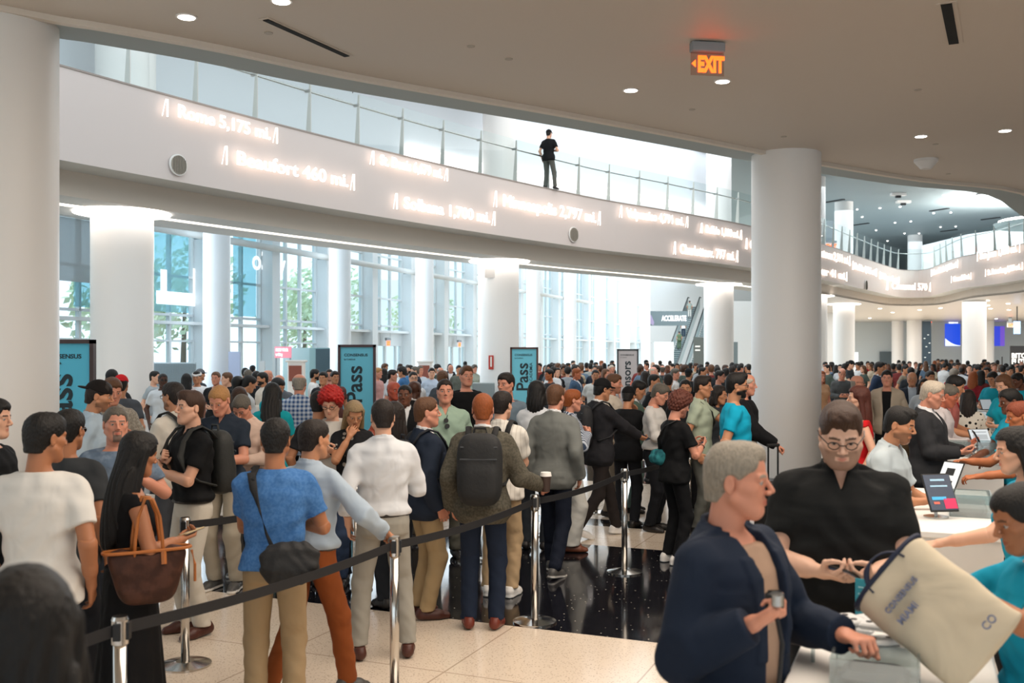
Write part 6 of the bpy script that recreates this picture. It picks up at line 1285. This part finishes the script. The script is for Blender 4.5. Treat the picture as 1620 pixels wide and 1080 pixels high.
def onk(K, a, b, z=1.05): p = Vector((K.x, K.y, 0)) + AX * a + BX * b; p.z = z; return p
M_acr = glassy('#dfe7e8', .16, .05, 'acrylic', .10)
def acrylic(K, a, b, L, W, h, lab, fill='#8a9496'):
    e = empty('acrylic_box', onk(K, a, b), aA, label=lab, cat='box')
    for c, d in (((0, W / 2, h / 2), (L, .008, h)), ((0, -W / 2, h / 2), (L, .008, h)), ((L / 2, 0, h / 2), (.008, W, h)), ((-L / 2, 0, h / 2), (.008, W, h))): MB().box(c, d).build('side', M_acr, e)
    MB().box((0, 0, .005), (L, W, .01)).build('base', M_acr, e); MB().rbox((0, 0, h * .3), (L * .85, W * .8, h * .45), .02).build('contents', mat(fill, .6), e)
def tablet(K, a, b, head, lab, scr, art=None, w_=.20, h=.28, tilt=28):
    e = empty('tablet', onk(K, a, b), head, label=lab, cat='tablet'); R = Matrix.Rotation(math.radians(-tilt), 3, 'X'); c = Vector((0, 0, .035 + h / 2))
    MB().cyl((0, 0.04, 0), .075, .008, 24).build('stand_base', M_steel, e); MB().tube([(0, .04, 0), (0, .05, .08), (0, .01, .12)], .011, 8).build('stand_arm', M_white, e)
    MB().rbox(c, (w_, .010, h), .004, R=R).build('case', M_dark, e); MB().box(c + R @ Vector((0, -.0065, 0)), (w_ * .92, .002, h * .92), R=R).build('screen', mat(scr, .2, emit=.35), e)
    for k, (x, z, ww, hh, cc) in enumerate(art or ()): MB().box(c + R @ Vector((x * w_, -.0085, z * h)), (ww * w_, .001, hh * h), R=R).build('graphic', mat(cc, .4, emit=.3), e)
tablet(K2, .50, .24, math.radians(8), 'dark blue tablet with a magenta corner standing on the second counter', '#0e2740', [(0, .32, .5, .05, '#8fb3c8'), (0, .16, .6, .04, '#8fb3c8'), (-.1, -.16, .5, .08, '#3a9fd0'), (.25, -.30, .42, .26, '#c41f4f'), (-.22, -.28, .2, .06, '#c45a4a')], .19, .25)
tablet(K2, 1.2, .30, math.radians(-65), 'tilted tablet with black and white graphics behind the dark blue tablet', '#cfd6da', [(0, .2, .4, .2, '#1a1c1f'), (.1, -.15, .3, .2, '#1a1c1f'), (-.2, 0, .2, .1, '#1a1c1f')], .17, .26)
acrylic(K2, .75, .42, .30, .24, .14, 'clear acrylic box behind the dark blue tablet'); acrylic(K2, .45, .05, .14, .05, .16, 'clear brochure holder left of the dark blue tablet', '#9fb0bb')
tablet(K3, 1.15, .40, math.radians(10), 'white-screened tablet tilted towards the queue on the third counter', '#b9c4cc', [(0, .3, .7, .05, '#8a949c'), (0, .0, .7, .3, '#9aa5ad'), (0, -.4, 1, .1, '#5a6066')], .24, .19)
tablet(K3, .55, .36, math.radians(70), 'tablet seen edge-on on a white arm on the third counter', '#22262a', None, .18, .22)
acrylic(K3, .35, .15, .22, .26, .15, 'clear acrylic box at the left corner of the third counter', '#b4b0a6'); acrylic(K3, .40, .44, .26, .18, .15, 'clear acrylic box with teal contents on the third counter', '#5f8f93')
MB().rbox(onk(K3, 1.75, .10, 1.16), (.08, .08, .22), .02).build('black_canister', M_dark, label='black canister standing at the far end of the third counter', cat='canister')
for i, q in enumerate(cn):
    nm = ('fourth', 'fifth', 'sixth')[i]
    tablet(q, .5, .3, math.radians(10), 'pale tablet on the %s counter' % nm, '#aab4ba', None, .22, .20); acrylic(q, 1.2, .3, .3, .24, .14, 'clear acrylic box on the %s counter' % nm, '#4a5458')
    MB().rbox(onk(q, .15, .3, 1.075), (.2, .3, .05), .01).build('paper_stack', mat('#c9c6bf', .7), label='stack of papers at the front of the %s counter' % nm, cat='papers')
# things on the nearest counter
def acr_at(u, v, L, W, h, lab, fill, rz=None):
    p = at(u, v, 1.05); q = p - Vector((K1.x, K1.y, 1.05)); acrylic(K1, q.dot(AX), q.dot(BX), L, W, h, lab, fill)
acr_at(1385, 1080, .20, .25, .09, 'grey acrylic box in the bottom foreground of the nearest counter', '#4a4f52')
q = at(1286, 1040, 1.05); MB().rbox((q.x, q.y, 1.05 + .08), (.012, .12, .16), .003, -.29).build('acrylic_stand', M_acr, label='thin clear acrylic stand at the left edge of the nearest counter', cat='stand')
q = at(1369, 990, 1.05); e = empty('table_card', q, aA - math.pi / 2 - .3, label='small teal card standing at the back of the nearest counter', cat='card')
MB().box((0, 0, .09), (.075, .008, .17)).build('card', mat('#2f93a8', .5), e); MB().box((0, 0, .005), (.09, .06, .01)).build('foot', M_acr, e)
for k in range(4): MB().box((0, -.006, .07 + .025 * k), (.05, .002, .005)).build('line', mat('#9fd0da', .5), e)
rb = random.Random(3); pc = at(1392, 1022, 1.05)
for i in range(9):
    p = (pc.x + rb.uniform(-.10, .09), pc.y + rb.uniform(-.11, .11), 1.05 + .012 + .022 * (i // 2)); e = empty('badge_pouch', p, rb.uniform(0, 3), label='white badge with black dots, one of the loose pile beside the tote bag', cat='badge', group='loose white badges on the nearest counter')
    MB().rbox((0, 0, 0), (.12, .085, .02), .006).build('pouch', mat('#d3d5d6', .5), e)
    for dx in (-.03, .03): MB().cyl((dx, .0, .010), .011, .002, 16).build('dot', M_dark, e)
pc = at(1432, 985, 1.05); MB().rbox((pc.x, pc.y, 1.068), (.26, .22, .035), .012, aA).build('black_tray', M_dark, label='flat black tray behind the pile of white badges', cat='tray')
# tote bag held over the counter
def tote():
    o = Vector((gx(1488, 3.15), 3.15, gz(972, 3.15))); Mx = Matrix.Translation(o) @ Matrix.Rotation(math.radians(-8), 4, 'Z') @ Matrix.Rotation(math.radians(-52), 4, 'Y') @ Matrix.Rotation(math.radians(-30), 4, 'X')
    e = empty('tote_bag', (0, 0, 0), label='cream canvas tote bag with navy trim leaning over the nearest counter', cat='bag')
    W_, H_ = .155, .185
    def shell(q, w_, t_): x, y, z = q[:, 0], q[:, 1], q[:, 2]; th = t_ + .055 * np.clip((z + H_) / (2 * H_), 0, 1); return (((np.abs(x / w_)) ** 4 + np.abs(y / th) ** 2.4) ** (1 / 3.2) - 1) * th * .8
    def fn(Pp):
        q = loc(Pp, Mx); z = q[:, 2]; d = shell(q, W_, .028) + .0009 * np.sin(q[:, 0] * 30 + 3 * np.sin(z * 17)); d = smax(d, -H_ - z, .02); d = smax(d, z - H_ - .02 * np.cos(q[:, 0] * 9), .003)
        return np.maximum(d, -smax(shell(q, W_ - .012, .014), -.06 - z, .02))
    c = Mx @ Vector((0, 0, 0)); v, f = nets(fn, np.array(c) - .30, np.array(c) + .30, .005)
    place('canvas', mesh('canvas', v, f), cloth_mat('#c9bda6'), e)
    for s in (-1, 1):
        pts = [Mx @ Vector((.075 * math.cos(a), s * .078, H_ + .07 * math.sin(a) - .01)) for a in [math.pi * i / 12 for i in range(13)]]; MB().tube(pts, .011, 6, flat=(1, .3)).build('strap', mat('#16203a', .7), e, smooth=True)
    pts = [Mx @ Vector((W_ * math.copysign(abs(math.cos(a)) ** .6, math.cos(a)), .083 * math.sin(a), H_ + .016)) for a in [2 * math.pi * i / 32 for i in range(33)]]; MB().tube(pts, .009, 6).build('trim', mat('#16203a', .7), e, smooth=True)
    for (x, z, s_, hh) in ((-.10, .10, 'CONSENSUS', .030), (-.10, .05, 'MIAMI', .036), (.05, -.14, 'CO', .04)): text('lettering', s_, hh * .85, mat('#6d7590', .6), e, Mx @ upright((x, -.086 + .17 * (H_ - z) * .12, z), 0), .006, .0005)
tote()
# ------------------------------------------------------------------ bags, phones and cups
def bodymat(n):
    r, p, J, S = N[n][0], None, N[n][1], N[n][2]
    return Matrix.LocRotScale(r.location, r.rotation_euler, r.scale), J
def sdf_thing(name, part, fn, lo, hi, res, m, W, **kw):
    e = empty(name, (0, 0, 0)); e.matrix_local = W; tag(e, **kw); v, f = nets(fn, lo, hi, res); place(part, mesh(part, v, f), m, e); return e
def backpack(n, lab, col='#141517', res=.01, w_=.15, h=.24, d=.085, zc=1.24, straps=True, rz=0):
    W, J = bodymat(n); T = J['T']; 
    def fn(Pp):
        q = loc(Pp, T); x, y, z = q[:, 0], q[:, 1] - .155 - d * .7, q[:, 2] - zc
        a = ((np.abs(x / w_) ** 3.5 + np.abs(y / d) ** 2.8 + np.abs(z / h) ** 4) ** (1 / 3.3) - 1) * d; b = ((np.abs(x / (w_ * .8)) ** 3.5 + np.abs((y - d * .75) / (d * .45)) ** 2.6 + np.abs((z + h * .35) / (h * .5)) ** 3.5) ** (1 / 3.2) - 1) * d * .5
        return smin(a, b, .015)
    c = T @ Vector((0, .155 + d * .7, zc)); e = sdf_thing('backpack', 'bag', fn, np.array(c) - np.array((w_ + .04, d * 2 + .04, h + .04)), np.array(c) + np.array((w_ + .04, d * 2.2 + .04, h + .04)), res, mat(col, .7, bump=.3), W, label=lab, cat='backpack')
    MB().tube([T @ Vector((x, .155 + d * 1.66, zc + .08)) for x in (-w_ * .8, 0, w_ * .8)], .006, 6).tube([T @ Vector((x, .155 + d * 1.5, zc + h * .62)) for x in (-w_ * .8, 0, w_ * .8)], .006, 6).build('zipper', mat('#3b3e42', .5), e)
    MB().tube([T @ Vector(q) for q in ((-.05, .2, zc + h - .01), (-.04, .2, zc + h + .035), (.04, .2, zc + h + .035), (.05, .2, zc + h - .01))], .009, 6).build('top_handle', mat(col, .7), e)
    if straps:
        fat = 1.0
        for s in (-1, 1):
            pts = [T @ Vector(q) for q in ((s * .085, .16, zc + h * .75), (s * .10, .10, 1.485), (s * .105, .03, 1.525), (s * .110, -.05, 1.505), (s * .118, -.115, 1.43), (s * .130, -.150, 1.33), (s * .150, -.130, 1.22), (s * .175, -.04, 1.14), (s * .16, .10, 1.09))]
            MB().tube(pts, .026, 8, flat=(1, .35)).build('strap', mat(col, .8), e, smooth=True)
    return e
backpack('backpack_man', 'big black hard-fronted backpack on the tweed jacket man', '#16181a', .008, .17, .27, .10, 1.22)
backpack('black_polo_l', 'grey-black backpack with olive straps on the man in black polo and white trousers', '#232524', .009)
backpack('pack_white', 'black backpack on the man in the cream shirt', '#121315', .010)
backpack('cap_suit', 'black backpack with a grey strap on the man in dark suit and cap', '#1d1e22', .012)
backpack('blazer', 'dark backpack worn by the man in the navy blazer', '#1a1d24', .012, .13, .2, .06)
backpack('white_ss', 'black backpack straps on the white short-sleeve shirt', '#17181a', .012, .12, .19, .06)
def slingbag(n, lab, pos, size, col, strap, res=.008, m=None):
    W, J = bodymat(n); c = np.array(pos, f32); sx, sy, sz = size
    def fn(Pp): q = Pp - c; return smin(((np.abs(q[:, 0] / sx) ** 3 + np.abs(q[:, 1] / sy) ** 2.6 + np.abs(q[:, 2] / sz) ** 3) ** (1 / 2.9) - 1) * sy, ((np.abs(q[:, 0] / (sx * .75)) ** 3 + np.abs((q[:, 1] - sy * .6) / (sy * .7)) ** 2.6 + np.abs((q[:, 2] + sz * .2) / (sz * .6)) ** 3) ** (1 / 2.9) - 1) * sy * .6, .015) + fold(Pp, .003, 40)
    e = sdf_thing('shoulder_bag', 'bag', fn, c - np.array((sx, sy * 2, sz)) - .03, c + np.array((sx, sy * 2, sz)) + .03, res, m or mat(col, .7, bump=.4), W, label=lab, cat='bag')
    MB().tube([Vector(q) for q in strap], .020, 8, flat=(1, .25)).build('strap', mat('#17181a', .8), e, smooth=True); return e
slingbag('blue_tee', 'black sling bag hanging across the back of the blue T-shirt man', (-.09, .215, .99), (.16, .06, .12), '#17181a', ((.125, .13, 1.45), (.10, .02, 1.515), (.12, -.06, 1.49)))
MB_ = bodymat('blue_tee')
st_ = [o for o in bpy.data.objects if o.name.startswith('shoulder_bag')][-1]
MB().tube([(.125, .10, 1.485), (.11, .15, 1.40), (.075, .165, 1.28), (.04, .155, 1.15), (.0, .175, 1.06)], .026, 8, flat=(1, .25)).build('back_strap', mat('#17181a', .8), st_, smooth=True)
slingbag('curly', 'crumpled teal hip bag on the curly-haired man in black', (.13, .10, 1.10), (.12, .08, .085), '#1f5a63', ((.13, .10, 1.16), (.05, .16, 1.30), (-.06, .15, 1.44), (-.10, .03, 1.50)), .009, cloth_mat('#1d545e', 'mottle', '#2f7a80'))
slingbag('stripe_woman', 'large black shoulder bag on the striped shirt woman', (-.20, .08, 1.02), (.14, .07, .17), '#131416', ((-.2, .08, 1.18), (-.15, .06, 1.38), (-.12, .02, 1.50), (-.13, -.06, 1.4), (-.19, -.02, 1.18)), .012)
slingbag('sage', 'thin dark cross-body bag on the sage polo man', (.17, .0, 1.0), (.09, .05, .09), '#24272b', ((.15, -.06, 1.08), (.06, -.15, 1.25), (-.04, -.14, 1.38), (-.10, -.03, 1.49)), .012)
# brown tote on the woman's shoulder
def brown_tote():
    W, J = bodymat('tote_woman'); c = np.array((-.245, -.05, 1.02), f32); R = Matrix.Rotation(math.radians(15), 4, 'Z')
    def fn(Pp):
        q = Pp - c; x = q[:, 1]; y = q[:, 0]; z = q[:, 2]; wd = .18 + .06 * np.clip(z / .15, -1, 1) * .7; th = .07 - .018 * np.clip(z / .15, -1, 1)
        d = ((np.abs(x / wd) ** 4 + np.abs(y / th) ** 3 + np.abs(z / .155) ** 6) ** (1 / 3.6) - 1) * .06; return smax(d, z - .145 - .03 * np.cos(x * 14) * -1 - .0, .004)
    e = sdf_thing('tote_bag', 'bag', fn, c - .28, c + .28, .007, cloth_mat('#38221a', 'mottle', '#4a2e23', .5), W, label='brown patterned leather tote with tan handles on the long-haired woman', cat='bag')
    M_tan = mat('#a8632c', .5)
    for s in (-1, 1):
        pts = [Vector((-.245 + s * .045, -.05 + y, z)) for y, z in ((-.075, 1.10), (-.07, 1.22), (-.055, 1.34), (-.02, 1.435), (.02, 1.44), (.055, 1.34), (.07, 1.22), (.075, 1.10))]; MB().tube(pts, .0095, 8).build('handle', M_tan, e, smooth=True)
    pts = [Vector((-.245 + .056 * math.copysign(abs(math.cos(a)) ** .6, math.cos(a)), -.05 + .228 * math.copysign(abs(math.sin(a)) ** .6, math.sin(a)), 1.155)) for a in [2 * math.pi * i / 32 for i in range(33)]]; MB().tube(pts, .009, 6).build('trim', M_tan, e)
    for s in (-1, 1): MB().tube([(-.245 + s * .05, -.125, 1.15), (-.245 + s * .062, -.125, 1.08)], .016, 6).build('handle_tab', M_tan, e)
    MB().tube([(-.245, -.285, 1.13), (-.28, -.295, 1.06), (-.26, -.30, .96)], .008, 6).build('side_lace', M_tan, e)
brown_tote()
def at_hand(n, s, name, lab, cat, build, off=(0, .08, -.03)):
    W, J = bodymat(n); M = W @ J[s][3]; p = M @ Vector(off); e = empty(name, p, label=lab, cat=cat); R = (W @ J[s][3]).to_3x3().normalized(); build(e, R); return e
def phone_b(col='#101114', scr='#27323f'):
    def b(e, R): MB().rbox((0, 0, 0), (.075, .150, .009), .004, R=R).build('case', mat(col, .35), e); MB().box(R @ Vector((0, 0, .0052)), (.068, .140, .0012), R=R).build('screen', mat(scr, .15, emit=.5), e)
    return b
def phone(n, s, lab, col='#101114', scr='#27323f', off=(.0, .075, -.022)): at_hand(n, s, 'phone', lab, 'phone', phone_b(col, scr), off)
phone('tote_woman', 'R', 'phone in a glittery pale case held by the long-haired woman', '#c9b48a'); phone('navy_polo', 'R', 'phone held by the man in the navy polo'); phone('peach', 'R', 'phone held by the man in the peach shirt')
phone('curly', 'R', 'phone with a bright screen held by the curly-haired man', scr='#a8c4e6'); phone('cap_suit', 'R', 'phone held out by the man in suit and cap'); phone('black_polo_r', 'R', 'black phone in the hands of the big man in a black polo')
phone('pattern', 'L', 'dark blue folded phone held up by the grey patterned shirt man', '#1c2c48'); phone('green_suit', 'R', 'phone held by the man in the green suit'); phone('white_hair_suit', 'R', 'red and black phone held by the white-haired suit man', '#5a1c1c')
def cup_b(e, R):
    e.location = (C.x + .085, C.y - .015, 1.08)
    MB().cyl((0, 0, -.07), .030, .12, 28, .041).build('cup', mat('#3a2a24', .6), e, smooth=False); MB().cyl((0, 0, .05), .045, .03, 28, .039).build('lid', M_white, e)
at_hand('backpack_man', 'R', 'coffee_cup', 'coffee cup with a white lid held above a barrier post', 'cup', cup_b, (.0, .07, -.045))
def lanyard_b(e, R):
    MB().tube([(0, 0, 0), (.02, -.02, -.12), (.01, -.01, -.26), (.0, 0, -.36)], .007, 6).build('strap', mat('#15171a', .7), e); MB().rbox((0, 0, -.44), (.11, .012, .15), .004).build('badge', mat('#2fa6bd', .5), e)
    MB().rbox((0, -.01, 0), (.055, .03, .075), .01).build('device', M_dark, e); MB().cyl((0, -.04, .0), .018, .03, 20).build('lens', M_steel, e)
at_hand('grey_man', 'R', 'lanyard', 'black lanyard with a turquoise badge held in the grey-haired man\'s hand', 'lanyard', lanyard_b)
def wristband(n, s, lab, col, r=.031, w_=.014, face=None):
    root = N[n][0]; M = N[n][1][s][3]; pts = [M @ Vector((r * math.cos(a), -.035, r * .88 * math.sin(a))) for a in [2 * math.pi * i / 16 for i in range(17)]]
    MB().tube(pts, .006, 6, flat=(1.5, .5)).build('wristwatch' if face else 'bracelet', mat(col, .4), root, label=lab)
    if face: MB().cyl(M @ Vector((0, -.035, r)), .018, .008, 16).build('watch_face', mat(face, .2, 0), root)
wristband('black_polo_l', 'R', 'dark watch with a gold rim', '#17181a', face='#b58f5a'); wristband('staff_near', 'L', 'yellow wristband', '#c9b45a', .030); wristband('curly', 'R', 'dark wristband', '#15171a')
# sunglasses on the mint polo, headphones and collar details
W, J = bodymat('mint'); e = empty('sunglasses', (0, 0, 0), label='black sunglasses hanging from the collar of the mint polo', cat='sunglasses'); e.matrix_local = W
for k in (0, 1): MB().cyl((0, 0, 0), .024, .01, 16).build('lens', M_dark, e).matrix_local = J['T'] @ Matrix.Translation((.012 * k, -.155, 1.385 - .055 * k)) @ Matrix.Rotation(math.radians(80), 4, 'X')
MB().tube([J['T'] @ Vector((0, -.155, 1.39)), J['T'] @ Vector((.015, -.152, 1.44))], .004, 6).build('arm', M_dark, e)
# suitcase
sx_, sy_ = gx(1223, 10.9), 10.9; e = empty('suitcase', (sx_, sy_, 0), .3, label='black suitcase with a raised handle at the foot of the big near column', cat='suitcase')
MB().rbox((.03, 0, .38), (.42, .26, .62), .04).build('case', mat('#131416', .5), e)
for s in (-.1, .1): MB().tube([(s * .6, 0, .68), (s * .6, 0, 1.06)], .010, 8).build('handle_rod', M_dark, e)
MB().tube([(-.075, 0, 1.07), (.075, 0, 1.07)], .017, 8).build('grip', M_dark, e)
for s in (-.15, .2): MB().cyl((s, -.08, 0), .035, .06, 16).build('wheel', M_dark, e)
# small spot lamp clipped to the railing
s = s_at(563); x, y, a = on(s, .1); e = empty('clip_lamp', (x, y, Z1 + 1.2), label='small black clip-on lamp on top of the gallery railing', cat='lamp')
MB().tube([(0, 0, 0), (0, 0, .15), (.12, 0, .28)], .012, 6).build('arm', M_dark, e); MB().tube([(.08, 0, .25), (.22, 0, .38)], .035, 8).build('lamp_head', M_dark, e)
texts_to_mesh()
